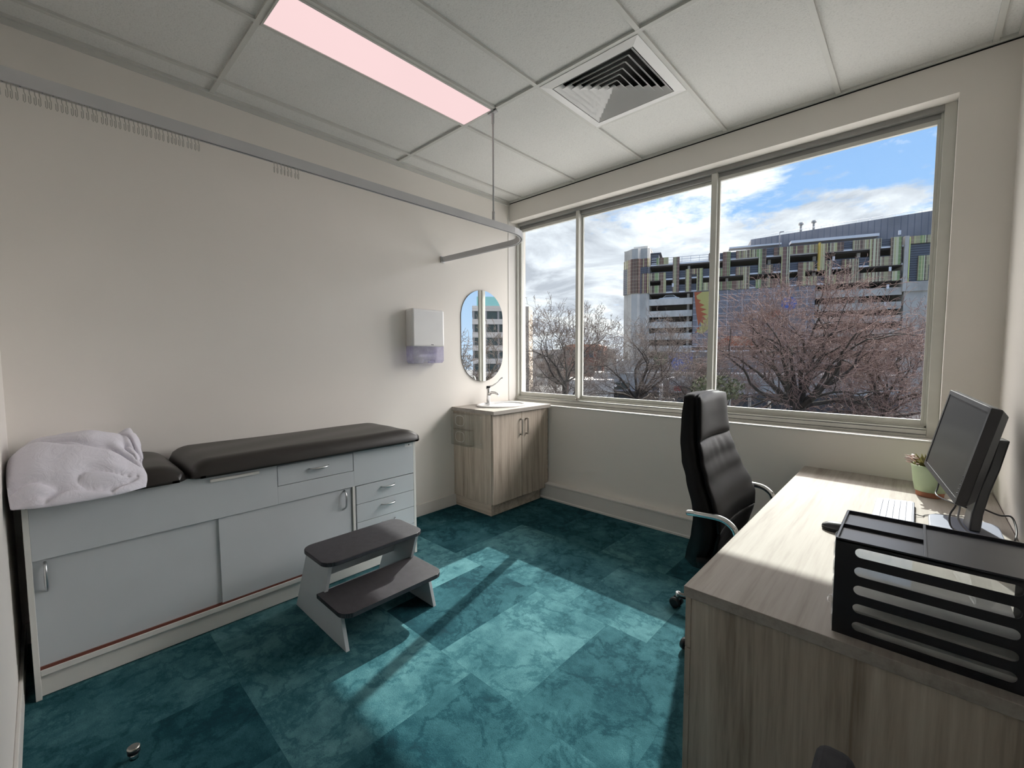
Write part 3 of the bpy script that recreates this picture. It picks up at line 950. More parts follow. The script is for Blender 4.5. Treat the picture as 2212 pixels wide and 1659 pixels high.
def mirror():
    t = thing('wall_mirror', (0, -.4, 1.13), 'frameless capsule-shaped wall mirror above the basin', 'mirror')
    cy, r = -.402, .262
    z0, z1 = 1.137 + r, 2.012 - r
    def disc(rr, xa, xb):     # the glass hangs turned a little towards the room
        pts = arc(cy, z1, rr, 0, 180, 32) + arc(cy, z0, rr, 180, 360, 32)
        k = math.tan(R(3.0)); n = len(pts)
        v = [(xa if xa == 0 else xa + k * (p[0] - cy + r), *p) for p in pts] + [(xb + k * (p[0] - cy + r), *p) for p in pts]
        return MB().add(v, [tuple(range(n)), tuple(range(2 * n - 1, n - 1, -1))] + [(i, (i + 1) % n, n + (i + 1) % n, n + i) for i in range(n)])
    obj('backing', disc(r, 0, .003), 'cablel', t)
    obj('mirror_glass', disc(r - .001, .0032, .007), 'mirror', t)
mirror()

# ------------------------------------------------------------------ vanity cabinet, basin, tap, holder
def vanity():
    XC, YC = .515, -.765
    t = thing('vanity_cabinet', (.26, -.38, 0), 'grey oak vanity cabinet with two doors in the corner', 'cabinet')
    m = MB().box(.002, XC - .018, YC, YC + .016, .108, .888).box(.002, XC - .018, -.032, -.016, .108, .888)
    m.box(.002, XC - .018, YC + .016, -.032, .108, .124)
    obj('side_panel', m, 'wood', t, .001)
    obj('carcass', MB().box(.002, XC - .03, YC + .016, -.032, .124, .80), 'dark', t)
    k = MB().box(.002, .478, -.752, -.7, 0.004, .108).box(.46, .478, -.7, -.09, 0.004, .108)
    obj('kickboard', k, 'woodx', t, .001)
    for a, b, hy in ((YC + .004, -.4, -.418), (-.394, -.034, -.338)):
        d = obj('door', MB().box(XC - .017, XC + .001, a, b, .110, .882), 'wood', t, .0012)
        hz0, hz1 = .672, .822
        h = MB().box(XC + .001, XC + .028, hy - .005, hy + .005, hz0, hz0 + .014).box(XC + .001, XC + .028, hy - .005, hy + .005, hz1 - .014, hz1).box(XC + .02, XC + .030, hy - .006, hy + .006, hz0, hz1)
        obj('handle', h, 'nickel', d, .002)
    obj('filler_strip', MB().box(XC - .05, XC - .002, -.033, -.012, .11, .882), 'woodx', t)
    # worktop with oval opening, rounded front edge
    cx, cy = .262, -.395; a, b = .185, .235
    w = MB(); n = 64
    outer = []
    x0, x1, ya, yb = .002, .548, -.785, -.013
    def ray(th):
        c, s = math.cos(th), math.sin(th)
        ts = []
        if c > 1e-9: ts.append((x1 - cx) / c)
        if c < -1e-9: ts.append((x0 - cx) / c)
        if s > 1e-9: ts.append((yb - cy) / s)
        if s < -1e-9: ts.append((ya - cy) / s)
        k = min(ts); return (cx + k * c, cy + k * s)
    angs = sorted([2 * PI * i / n for i in range(n)] + [math.atan2(yy - cy, xx - cx) % (2 * PI) for xx in (x0, x1) for yy in (ya, yb)])
    O = [ray(th) for th in angs]; I = [(cx + a * math.cos(th), cy + b * math.sin(th)) for th in angs]
    k = len(angs); zt, zb = .921, .889
    v = [(*p, zt) for p in O] + [(*p, zt) for p in I] + [(*p, zb) for p in O] + [(*p, zb) for p in I]
    f = []
    for i in range(k):
        j = (i + 1) % k
        f += [(i, j, k + j, k + i), (2 * k + j, 2 * k + i, 3 * k + i, 3 * k + j), (j, i, 2 * k + i, 2 * k + j), (k + i, k + j, 3 * k + j, 3 * k + i)]
    w.add(v, f)
    obj('worktop', w, 'woodtop', t, .009, seg=3)
    # basin
    s = thing('wash_basin', (cx, cy, .921), 'oval white ceramic drop-in basin in the vanity top', 'basin')
    prof = [(1.09, .000), (1.10, .006), (1.085, .0125), (1.04, .0145), (.985, .011), (.955, .0), (.93, -.03), (.85, -.09), (.62, -.128), (.3, -.138), (.07, -.14), (.0, -.14)]
    m = MB()
    for i in range(len(prof)):
        pass
    m.lathe((cx, cy, .9215), [(r, z) for r, z in prof], 64, a * 1.0, b * 1.0)
    obj('bowl', m, 'ceram', s)
    obj('waste', MB().lathe((cx, cy, .9215 - .139), [(.022, 0), (.022, .003), (.012, .004), (0, .004)], 24), 'chrome', s)
    # tap: lever mixer standing at the wall side, spout towards the room
    q = thing('mixer_tap', (.088, -.395, .932), 'chrome lever basin tap with long raised handle', 'tap')
    bx, by = .088, -.400
    m = MB().tube([(bx, by, .930), (bx, by, .936)], .026, 24).tube([(bx, by, .934), (bx, by, 1.03), (bx + .004, by, 1.075)], [.0185, .0175, .020], 20)
    obj('body', m, 'chrome', q)
    sp = MB().tube([(bx + .002, by, 1.01), (bx + .045, by, 1.035), (bx + .09, by, 1.035), (bx + .13, by, 1.022), (bx + .142, by, 1.010)], [.017, .0145, .012, .011, .0105], 16)
    obj('spout', sp, 'chrome', q)
    hh = MB().tube([(bx, by, 1.070), (bx, by, 1.094)], [.0205, .018], 20)
    obj('cap', hh, 'blackp', q)
    lv = MB().tube([(bx, by, 1.088), (bx + .045, by + .012, 1.098), (bx + .10, by + .028, 1.13), (bx + .135, by + .040, 1.168), (bx + .15, by + .045, 1.178)], [.008, .006, .0065, .009, .005], 12)
    obj('lever', lv, 'chrome', q)
vanity()

def acrylic_holder():
    y = -.766
    t = thing('glove_box_holder', (.2, y, .57), 'clear acrylic two-tier glove box holder on the cabinet side', 'glove box holder')
    x0, x1, z0, z1 = .040, .375, .590, .872
    obj('back_plate', MB().box(x0, x1 + .02, y - .004, y - .0005, z0 - .01, z1), 'acryl', t)
    fr = MB()
    # front plate with two oval openings, done as a ring of strips
    def plate(za, zb):
        cx, cz = (x0 + .125), (za + zb) / 2 + .01; a, b = .058, .045
        n = 40; O = []; I = []
        for i in range(n):
            th = 2 * PI * i / n; c, s = math.cos(th), math.sin(th)
            ts = []
            if c > 1e-9: ts.append((x1 - .09 - cx) / c)
            if c < -1e-9: ts.append((x0 - cx) / c)
            if s > 1e-9: ts.append((zb - cz) / s)
            if s < -1e-9: ts.append((za - cz) / s)
            k = min(ts); O.append((cx + k * c, cz + k * s))
            e = (abs(c) ** 3 + abs(s) ** 3) ** (-1 / 3); I.append((cx + a * c * e, cz + b * s * e))
        v = [(p[0], y - .063, p[1]) for p in O + I] + [(p[0], y - .060, p[1]) for p in O + I]
        f = []
        for i in range(n):
            j = (i + 1) % n
            f += [(i, j, n + j, n + i), (2 * n + j, 2 * n + i, 3 * n + i, 3 * n + j), (n + i, n + j, 3 * n + j, 3 * n + i), (j, i, 2 * n + i, 2 * n + j)]
        fr.add(v, f)
        rim = MB().tube([(p[0], y - .0635, p[1]) for p in I], .0016, 6, closed=True)
        return rim
    zm = (z0 + z1) / 2
    rims = [plate(z0, zm - .003), plate(zm + .003, z1)]
    obj('front_plate', fr, 'acryl', t)
    for r in rims: obj('opening_rim', r, 'whitep', t)
    s = MB()
    for xx in (x0, x1 - .093):
        s.box(xx, xx + .003, y - .060, y - .004, z0, z1)
    for zz in (z0, zm - .0015, z1 - .003):
        s.box(x0 + .003, x1 - .093, y - .060, y - .004, zz, zz + .003)
    obj('shelf_box', s, 'acryl', t)
    for zz in (z1 - .02, z0 + .03):
        obj('screw', MB().tube([(x1, y - .004, zz), (x1, y - .007, zz)], .004, 10), 'satin', t)
acrylic_holder()

# ------------------------------------------------------------------ desk
ZD = .669
def desk():
    X0, X1, Y0, Y1 = 2.607, W - .004, -1.995, -.066
    t = thing('desk', (3.0, -1.0, 0), 'long grey oak laminate desk along the right wall', 'desk')
    obj('desktop', MB().box(X0, X1, Y0, -.006, ZD - .033, ZD), 'woodtop', t, .0015)
    obj('side_panel', MB().box(X0 + .02, X1, Y0 + .012, Y0 + .030, .002, ZD - .033), 'wood', t, .001)
    obj('side_panel', MB().box(X0 + .25, X1, -.12, -.10, .002, ZD - .033), 'wood', t, .001)
    obj('back_panel', MB().box(X1 - .03, X1 - .014, Y0 + .030, -.12, .25, ZD - .033), 'wood', t)
    # drawer pedestal
    obj('pedestal', MB().box(X0 + .02, X0 + .55, Y0 + .030, -1.56, .03, ZD - .034), 'wood', t)
    for a, b in ((.470, .632), (.314, .467), (.03, .311)):
        obj('drawer', MB().box(X0 + .003, X0 + .02, Y0 + .010, -1.562, a, b), 'wood', t, .0012)
desk()

# ------------------------------------------------------------------ letter tray / drawer organiser
def organiser():
    x0, x1, y0, y1 = 2.977, 3.335, -1.957, -1.690
    z0, z1 = ZD, .919
    t = thing('desk_organizer', ((x0 + x1) / 2, (y0 + y1) / 2, ZD), 'black plastic five-drawer desk organizer with long side slots', 'desk organizer')
    # side wall towards the room with five stadium slots
    def slotted(y, dy):
        m = MB(); th = .003
        zs = [.8905, .8425, .7950, .7475, .7005]
        hs = .0125
        edges = [z1 - .004] + [(zs[i] + zs[i + 1]) / 2 for i in range(4)] + [z0]
        for i, zc in enumerate(zs):
            zt, zb = edges[i], edges[i + 1]
            xa, xb = x0 + .040, x1 - .040
            n = 10
            I = [(xb - hs + hs * math.cos(R(a)), zc + hs * math.sin(R(a))) for a in [-90 + 180 * k / n for k in range(n + 1)]] + \
                [(xa + hs + hs * math.cos(R(a)), zc + hs * math.sin(R(a))) for a in [90 + 180 * k / n for k in range(n + 1)]]
            cx = (x0 + x1) / 2
            O = []
            for (px, pz) in I:
                O.append(None)
            k2 = len(I)
            # outer ring projected on the rectangle
            for q, (px, pz) in enumerate(I):
                if q <= n:
                    a = -90 + 180 * q / n
                    if a < -45: O[q] = (x1 if a > -67 else (xb - hs if q == 0 else x1), zb)
                    elif a > 45: O[q] = (x1 if a < 67 else (xb - hs if q == n else x1), zt)
                    else: O[q] = (x1, zb + (zt - zb) * (a + 45) / 90)
                else:
                    a = 90 + 180 * (q - n - 1) / n
                    if a < 135: O[q] = (xa + hs if q == n + 1 else x0, zt)
                    elif a > 225: O[q] = (xa + hs if q == k2 - 1 else x0, zb)
                    else: O[q] = (x0, zt - (zt - zb) * (a - 135) / 90)
            v = [(p[0], y, p[1]) for p in O + I] + [(p[0], y + dy, p[1]) for p in O + I]
            f = []
            for q in range(k2):
                j = (q + 1) % k2
                f += [(q, j, k2 + j, k2 + q), (2 * k2 + j, 2 * k2 + q, 3 * k2 + q, 3 * k2 + j), (k2 + q, k2 + j, 3 * k2 + j, 3 * k2 + q), (j, q, 2 * k2 + q, 2 * k2 + j)]
            m.add(v, f)
        return m
    body = slotted(y0, .003)
    body.box(x0, x0 + .02, y1 - .003, y1, z0, z1 - .004).box(x1 - .02, x1, y1 - .003, y1, z0, z1 - .004)
    body.box(x0, x1, y0 + .003, y1 - .003, z0, z0 + .003)
    body.box(x1 - .003, x1, y0 + .003, y1 - .003, z0, z1 - .004)
    for i in range(5):
        zz = z0 + .003 + i * .0475
        body.box(x0 + .002, x1 - .003, y0 + .003, y0 + .012, zz, zz + .0015).box(x0 + .002, x1 - .003, y1 - .012, y1 - .003, zz, zz + .0015)
    obj('housing', body, 'blackp', t)
    # recessed top with dividers
    xd = 3.145; ym = -1.829
    tp = MB().box(x0, x1, y0, y1, z1 - .014, z1 - .008)
    for a, b, c, d in ((x0, x1, y0, y0 + .005), (x0, x1, y1 - .005, y1), (x0, x0 + .005, y0 + .005, y1 - .005), (x1 - .005, x1, y0 + .005, y1 - .005), (xd - .003, xd + .003, y0 + .005, y1 - .005), (x0 + .005, xd - .003, ym - .0025, ym + .0025)):
        tp.box(a, b, c, d, z1 - .008, z1)
    obj('top_tray', tp, 'blacks', t, .0008)
    for i in range(5):
        zb = z0 + .006 + i * .0475
        d = MB()
        ya, yb = y0 + .008, y1 - .008; xa, xb = x0 - .002, x1 - .012; h = .034
        d.box(xa, xb, ya, yb, zb, zb + .0015)
        d.box(xa, xb, ya, ya + .0015, zb + .0015, zb + h).box(xa, xb, yb - .0015, yb, zb + .0015, zb + h)
        d.box(xa - .002, xa, ya, yb, zb, zb + h).box(xb, xb + .0015, ya, yb, zb, zb + h)
        out_ = .0 if i else .012
        d.tube([(xa - .002, -1.85, zb + h * .5), (xa - .010 - out_, -1.84, zb + h * .45), (xa - .012 - out_, -1.82, zb + h * .45), (xa - .010 - out_, -1.80, zb + h * .45), (xa - .002, -1.79, zb + h * .5)], .002, 6)
        dd = obj('drawer', d, 'clear', t)
        hp = [.018, .008, .003, 0, 0][i]
        if hp: obj('paper_stack', MB().box(xa + .015, xb - .02, ya + .012, yb - .012, zb + .002, zb + .002 + hp), 'paper', dd, .001)
organiser()

# ------------------------------------------------------------------ keyboard, mouse, monitor, plant
def keyboard():
    x0, x1, y0, y1 = 2.992, 3.130, -1.010, -.555
    t = thing('keyboard', (3.06, -.78, ZD), 'slim slate grey computer keyboard lying behind the organizer', 'keyboard')
    m = MB().prism([(x0, ZD + .001), (x1, ZD + .001), (x1, ZD + .020), (x0, ZD + .010)], y0, y1, 'y')
    obj('case', m, 'kbd', t, .003)
    k = MB(); rows = 6; px = (x1 - x0 - .012) / rows
    for r in range(rows):
        cols = [17, 17, 17, 16, 15, 10][rows - 1 - r]
        py = (y1 - y0 - .012) / cols
        for c in range(cols):
            xa = x0 + .006 + r * px + .0012; xb = xa + px - .0026
            if r == rows - 1: xa += .004
            ya = y0 + .006 + c * py + .0012; yb = ya + py - .0024
            za = ZD + .010 + .010 * (xa - x0) / (x1 - x0); zb = ZD + .010 + .010 * (xb - x0) / (x1 - x0)
            v = [(xa, ya, za - .002), (xb, ya, zb - .002), (xb, yb, zb - .002), (xa, yb, za - .002), (xa, ya, za + .004), (xb, ya, zb + .004), (xb, yb, zb + .004), (xa, yb, za + .004)]
            k.add(v, [(0, 3, 2, 1), (4, 5, 6, 7), (0, 1, 5, 4), (1, 2, 6, 5), (2, 3, 7, 6), (3, 0, 4, 7)])
    o = obj('keys', k, 'key', t); o['kind'] = 'stuff'; o['label'] = 'rows of pale slate keycaps'
    obj('cable', MB().tube([(3.131, -.72, ZD + .010), (3.145, -.72, ZD + .006), (3.158, -.715, ZD + .004), (3.163, -.69, ZD + .003), (3.20, -.635, ZD + .003), (3.30, -.60, ZD + .003)], .0018, 6), 'cable', t)
keyboard()

def mouse():
    cx, cy = 2.905, -1.155
    t = thing('computer_mouse', (cx, cy, ZD), 'small black computer mouse beside the organizer', 'mouse')
    def prof(th, zf, e=1):
        return (cx + .057 * math.cos(th) * e, cy + .031 * math.sin(th) * e, ZD + zf)
    def half(z0, z1, hgt):
        m = MB(); n = 32; rings = []
        for i in range(9):
            a = i / 8 * PI / 2
            rings.append([(cx + .057 * math.cos(a) * math.cos(2 * PI * k / n), cy + .031 * math.cos(a) * math.sin(2 * PI * k / n), ZD + z0 + hgt * math.sin(a)) for k in range(n)])
        v = [p for r in rings for p in r]
        m.add(v, [(i * n + k, i * n + (k + 1) % n, (i + 1) * n + (k + 1) % n, (i + 1) * n + k) for i in range(8) for k in range(n)], True)
        m.add(rings[0], [tuple(range(n))])
        return m
    obj('body', half(.012, 0, .026), 'blacks', t)
    obj('base', MB().lathe((cx, cy, ZD), [(.9, .0), (1.0, .004), (1.0, .011)], 32, .056, .030), 'blackp', t)
    obj('scroll_wheel', MB().tube([(cx + .035, cy - .004, ZD + .031), (cx + .035, cy + .004, ZD + .031)], .007, 12), 'cablel', t)
mouse()

def monitor():
    t = thing('computer_monitor', (3.29, -.76, ZD), 'black flat computer monitor tilted back by the right wall', 'monitor')
    FB, NB, FT = Vector((3.155, -.400, .847)), Vector((3.236, -1.025, .824)), Vector((3.231, -.400, 1.216))
    ex = (NB - FB).normalized(); ez = (FT - FB); ez = (ez - ex * ez.dot(ex)); hgt = ez.length; ez.normalize()
    wid = (NB - FB).length; en = ex.cross(ez).normalized()
    if en.x > 0: en = -en            # en points out of the screen, towards the room
    def P(u, w, d): return FB + ex * (u * wid) + ez * (w * hgt) - en * d
    def slab(u0, u1, w0, w1, d0, d1):
        v = [P(u, w, d) for d in (d0, d1) for w in (w0, w1) for u in (u0, u1)]
        return v, [(0, 2, 3, 1), (4, 5, 7, 6), (0, 1, 5, 4), (2, 6, 7, 3), (0, 4, 6, 2), (1, 3, 7, 5)]
    b = .030
    m = MB()
    bt = b * wid / hgt
    for a in ((0, 1, 0, bt, 0, .03), (0, 1, 1 - bt, 1, 0, .03), (0, b, bt, 1 - bt, 0, .03), (1 - b, 1, bt, 1 - bt, 0, .03)):
        m.add(*slab(*a))
    obj('bezel', m, 'blackp', t, .002)
    m = MB(); m.add(*slab(b, 1 - b, bt, 1 - bt, .003, .02))
    obj('screen', m, 'screen', t)
    m = MB()
    v = [P(u, w, .030) for w in (0, 1) for u in (0, 1)] + [P(u, w, .058) for w in (.06, .94) for u in (.05, .95)]
    m.add(v, [(0, 2, 3, 1), (4, 5, 7, 6), (0, 1, 5, 4), (2, 6, 7, 3), (0, 4, 6, 2), (1, 3, 7, 5)])
    obj('back_shell', m, 'blackp', t, .004)
    for i in range(5):
        m = MB(); u = .965; w = .10 + i * .045
        m.add(*slab(u, u + .008, w, w + .010, -.002, .001)); obj('button', m, 'blacks', t)
    # stand: curved column and base
    col = [Vector((3.300, -.790, ZD + .012)), Vector((3.307, -.785, ZD + .08)), Vector((3.325, -.770, ZD + .17)), Vector((3.348, -.750, ZD + .26)), Vector((3.372, -.720, ZD + .375))]
    ww = [.050, .040, .034, .036, .036]
    m = MB(); v = []
    for p, w in zip(col, ww):
        s = Vector((.13, -.99, 0)).normalized() * w; d = Vector((.017, .002, 0))
        v += [p - s - d, p + s - d, p + s + d, p - s + d]
    f = [(i * 4 + k, i * 4 + (k + 1) % 4, (i + 1) * 4 + (k + 1) % 4, (i + 1) * 4 + k) for i in range(4) for k in range(4)] + [(3, 2, 1, 0), (16, 17, 18, 19)]
    m.add(v, f)
    obj('stand_column', m, 'blacks', t, .006)
    m = MB(); c = P(.5, .45, .05)
    m.tube([c, (3.355, -.745, ZD + .30)], .022, 14)
    obj('tilt_mount', m, 'blackp', t)
    m = MB(); pts = rrect(3.175, 3.385, -.93, -.66, .05, 6); m.prism(pts, ZD + .0005, ZD + .012, 'z')
    bs = obj('stand_base', m, 'kbd', t, .004)
    # cables hanging from the lower edge
    a = P(.70, 0.0, .04)
    for k, pts in enumerate([
        [a, a + Vector((.0, .01, -.05)), Vector((3.235, -.83, ZD + .06)), Vector((3.24, -.86, ZD + .02)), Vector((3.27, -.90, ZD + .016))],
        [a + Vector((.012, .02, 0)), a + Vector((.012, .02, -.06)), Vector((3.26, -.84, ZD + .05)), Vector((3.285, -.88, ZD + .02)), Vector((3.31, -.92, ZD + .016))],
        [P(.25, .0, .04), P(.25, .0, .04) + Vector((-.01, 0, -.06)), Vector((3.20, -.62, ZD + .085)), Vector((3.25, -.72, ZD + .085)), Vector((3.283, -.78, ZD + .09))],
        [Vector((3.33, -.80, ZD + .10)), Vector((3.37, -.82, ZD + .09)), Vector((3.405, -.80, ZD + .085)), Vector((3.41, -.88, ZD + .05)), Vector((3.39, -.98, ZD + .02)), Vector((3.37, -1.05, ZD + .006))]]):
        # smooth the path
        sm = []
        for i in range(len(pts) - 1):
            p0 = pts[max(i - 1, 0)]; p1 = pts[i]; p2 = pts[i + 1]; p3 = pts[min(i + 2, len(pts) - 1)]
            for q in range(6):
                u = q / 6
                sm.append(.5 * ((2 * p1) + (p2 - p0) * u + (2 * p0 - 5 * p1 + 4 * p2 - p3) * u * u + (3 * p1 - p0 - 3 * p2 + p3) * u ** 3))
        sm.append(pts[-1])
        obj('cable', MB().tube(sm, .0032, 8), 'cable' if k != 1 else 'cablel', t)
monitor()

def plant():
    cx, cy = 3.185, -.30
    t = thing('potted_plant', (cx, cy, ZD), 'small wilted succulent in pale green glazed pot on the desk', 'potted plant')
    obj('pot_foot', MB().lathe((cx, cy, ZD), [(.050, 0), (.053, .004), (.054, .026), (.053, .028)], 32), 'terra', t)['label'] = 'unglazed terracotta foot'
    obj('pot', MB().lathe((cx, cy, ZD), [(.052, .026), (.058, .028), (.066, .07), (.073, .135), (.077, .155), (.075, .160), (.070, .155), (.062, .08), (0, .07)], 36), 'pot', t)
    obj('soil', MB().lathe((cx, cy, ZD), [(.070, .14), (.03, .146), (0, .147)], 20), 'terra', t)
    random.seed(11)
    lf = MB(); pt = MB()
    def blade(mb, p, d, L, w):
        d = Vector(d).normalized(); s = d.orthogonal().normalized()
        s = Matrix.Rotation(random.uniform(0, PI), 3, d) @ s; n = d.cross(s)
        pts = []; 
        for i in range(5):
            u = i / 4; ww = w * math.sin(PI * (.12 + .85 * u)); q = Vector(p) + d * L * u + n * (.25 * L * u * u)
            pts += [q - s * ww, q + n * ww * .5, q + s * ww, q - n * ww * .3]
        mb.add(pts, [(i * 4 + k, i * 4 + (k + 1) % 4, (i + 1) * 4 + (k + 1) % 4, (i + 1) * 4 + k) for i in range(4) for k in range(4)] + [(3, 2, 1, 0), (16, 17, 18, 19)], True)
    for _ in range(75):
        a = random.uniform(0, 2 * PI); r = random.uniform(0, .05)
        p = (cx + r * math.cos(a), cy + r * math.sin(a), ZD + .143)
        blade(lf, p, (math.cos(a) * random.uniform(.2, 1.3), math.sin(a) * random.uniform(.2, 1.3), 1.2), random.uniform(.03, .075), random.uniform(.005, .010))
    for _ in range(16):
        a = random.gauss(PI, .5); 
        p = (cx - .062 + random.uniform(-.01, .02), cy + random.uniform(-.035, .03), ZD + random.uniform(.160, .190))
        blade(pt, p, (math.cos(a), math.sin(a), random.uniform(-.2, .6)), random.uniform(.02, .032), .010)
    obj('leaves', lf, 'leaf', t); obj('petals', pt, 'petal', t)
plant()

# ------------------------------------------------------------------ office chair
def office_chair():
    CY = -1.055
    t = thing('office_chair', (2.5, -1.08, 0), 'high-backed black leather office chair with chrome arms at the desk', 'office chair')
    rear = [(2.372, .385), (2.340, .42), (2.350, .46), (2.385, .57), (2.400, .66), (2.392, .71), (2.350, .82), (2.320, .90), (2.303, .98), (2.298, 1.09), (2.306, 1.188)]
    front = [(2.412, .40), (2.438, .45), (2.465, .52), (2.483, .60), (2.480, .66), (2.463, .71), (2.415, .82), (2.387, .90), (2.366, .98), (2.357, 1.09), (2.352, 1.183)]
    def lerp(tab, z):
        tab = sorted(tab, key=lambda q: q[1])
        if z <= tab[0][1]: return tab[0][0]
        for (a, za), (b, zb) in zip(tab, tab[1:]):
            if z <= zb: 
                u = (z - za) / (zb - za); u = u * u * (3 - 2 * u) * .5 + u * .5
                return a + (b - a) * u
        return tab[-1][0]
    hw = [(.215, .385), (.245, .45), (.285, .56), (.305, .66), (.300, .72), (.262, .85), (.225, .98), (.205, 1.08), (.195, 1.19)]
    def padf(zlo, zhi, frac0, frac1, puff, gath=False):
        m = MB(); nu, nv = 28, 30
        def fn(u, v):
            z = zlo + (zhi - zlo) * v; s = 2 * u - 1
            h = lerp(hw, z); xf = lerp(front, z)
            xr = lerp(rear, z)
            edge = (1 - abs(s) ** 6)
            ev = (1 - abs(2 * v - 1) ** 14)
            x = xf + puff * edge * ev - .018 * (1 - s * s) * 1.0 * (1 if not gath else 1)
            x += .014 * abs(s) ** 3
            if gath:
                k = max(0, (v - .45) / .55)
                x += .0035 * k * k * math.sin(s * 17 + 2 * k) * (1 - abs(s)) 
            zz = z
            if v > .97 and zhi > 1.1: zz = z - .004 + .012 * (1 - s * s)
            return (x, CY + s * h * frac1, zz)
        m.grid(fn, nu, nv)
        return m
    # shell: the dark side and rear surface, closed volume
    m = MB(); zs = [.385 + (1.188 - .385) * i / 40 for i in range(41)]; n = 24; rings = []
    for z in zs:
        h = lerp(hw, z); xf = lerp(front, z) - .004; xr = lerp(rear, z)
        ring = []
        for k in range(n // 2 + 1):
            s = -1 + 2 * k / (n // 2); ring.append((xf - .018 * (1 - s * s) + .008 * abs(s) ** 3, CY + s * h, z))
        for k in range(1, n // 2):
            s = 1 - 2 * k / (n // 2); ring.append((xr - .020 * (1 - s ** 2) , CY + s * h, z))
        # rear corners
        ring[0] = (xf, CY - h, z); ring[n // 2] = (xf, CY + h, z)
        ring.insert(n // 2 + 1, (xr, CY + h, z)); ring.append((xr, CY - h, z))
        rings.append(ring)
    k = len(rings[0]); v = [p for r in rings for p in r]
    m.add(v, [(i * k + a, i * k + (a + 1) % k, (i + 1) * k + (a + 1) % k, (i + 1) * k + a) for i in range(len(rings) - 1) for a in range(k)], True)
    # rounded top
    top = rings[-1]; c = Vector((sum(p[0] for p in top) / k, CY, 1.206))
    t2 = [tuple(Vector(p).lerp(c, .12) + Vector((0, 0, .010))) for p in top]
    m.add(top + t2, [(a, (a + 1) % k, k + (a + 1) % k, k + a) for a in range(k)], True)
    m.add(t2, [tuple(range(k))], True)
    m.add(rings[0], [tuple(range(k - 1, -1, -1))])
    bk = obj('backrest', m, 'leather', t)
    hp = padf(.985, 1.186, 0, .97, .024)
    h = obj('headrest_pad', hp, 'leather', bk); so = h.modifiers.new('thick', 'SOLIDIFY'); so.thickness = .012; so.offset = -1
    lp = padf(.60, .978, 0, .96, .022, True)
    l = obj('lumbar_pad', lp, 'leather', bk); so = l.modifiers.new('thick', 'SOLIDIFY'); so.thickness = .012; so.offset = -1
    lp = padf(.41, .592, 0, .95, .016)
    l = obj('lower_pad', lp, 'leather', bk); so = l.modifiers.new('thick', 'SOLIDIFY'); so.thickness = .012; so.offset = -1
    # seat
    m = MB(); nu, nv = 30, 30
    def seat(u, v):
        x = 2.40 + .47 * u; s = 2 * v - 1
        y = CY + s * (.262 - .01 * u)
        e = min(1, (1 - abs(s) ** 5)) * min(1, (1 - abs(2 * u - 1) ** 8))
        z = .455 + .035 * e - .035 * max(0, u - .8) * 5 * (u - .8) * 5 * .5
        return (x, y, z)
    m.grid(seat, nu, nv)
    m.grid(lambda u, v: (2.405 + .46 * u, CY + (2 * v - 1) * .25, .395 + .01 * (2 * u - 1) ** 2), nu, nv)
    nn = nu + 1; o = nn * (nv + 1)
    rim = [j for j in range(nn)] + [(q + 1) * nn - 1 for q in range(1, nv + 1)] + [nv * nn + i for i in range(nu - 1, -1, -1)] + [q * nn for q in range(nv - 1, 0, -1)]
    for i in range(len(rim)):
        a, b = rim[i], rim[(i + 1) % len(rim)]; m.f.append((a, b, b + o, a + o)); m.sm.append(True)
    obj('seat', m, 'leather', t)
    # arms: chrome flat bars running forward then down to the seat
    for s in (-1, 1):
        y = CY + s * .318
        pts = [(2.375, y - s * .015, .672), (2.43, y, .682), (2.52, y, .684), (2.565, y, .655 + .008), (2.585, y, .63), (2.60, y, .56), (2.605, y, .47), (2.60, y - s * .03, .415), (2.58, y - s * .12, .400)]
        if True:
            sm = []
            V = [Vector(p) for p in pts]
            for i in range(len(V) - 1):
                p0, p1, p2, p3 = V[max(i - 1, 0)], V[i], V[i + 1], V[min(i + 2, len(V) - 1)]
                for q in range(5):
                    u = q / 5
                    sm.append(.5 * ((2 * p1) + (p2 - p0) * u + (2 * p0 - 5 * p1 + 4 * p2 - p3) * u * u + (3 * p1 - p0 - 3 * p2 + p3) * u ** 3))
            sm.append(V[-1])
            obj('armrest', MB().tube(sm, .0135, 12), 'chrome', t)
    obj('gas_lift', MB().tube([(2.515, -1.037, .10), (2.52, -1.04, .40)], .025, 16), 'blackp', t)
    obj('tilt_mechanism', MB().box(2.43, 2.64, CY - .07, CY + .07, .355, .397), 'blackp', t, .008)
    # five-star base with castors
    bc = Vector((2.513, -1.035, .10))
    cast = []
    for kk in range(5):
        a = R(-201.5 + 72 * kk + 44.5)
        a = R(174 + 72 * kk)
        d = Vector((math.cos(a), math.sin(a), 0))
        L = MB().tube([bc, bc + d * .16 + Vector((0, 0, -.012)), bc + d * .315 + Vector((0, 0, -.028))], [.022, .017, .014], 12)
        leg = obj('base_leg', L, 'chrome', t)
        e = bc + d * .315
        p = MB().tube([(e.x, e.y, .045), (e.x, e.y, .085)], .013, 12)
        obj('castor_stem', p, 'satin', leg)
        s = Vector((-d.y, d.x, 0))
        w = MB()
        for sg in (-1, 1):
            q = Vector((e.x, e.y, .029)) + d * .01
            w.tube([q + s * sg * .006, q + s * sg * .012, q + s * sg * .026, q + s * sg * .030], [.024, .028, .028, .02], 18)
        obj('castor', w, 'blackp', leg)
office_chair()

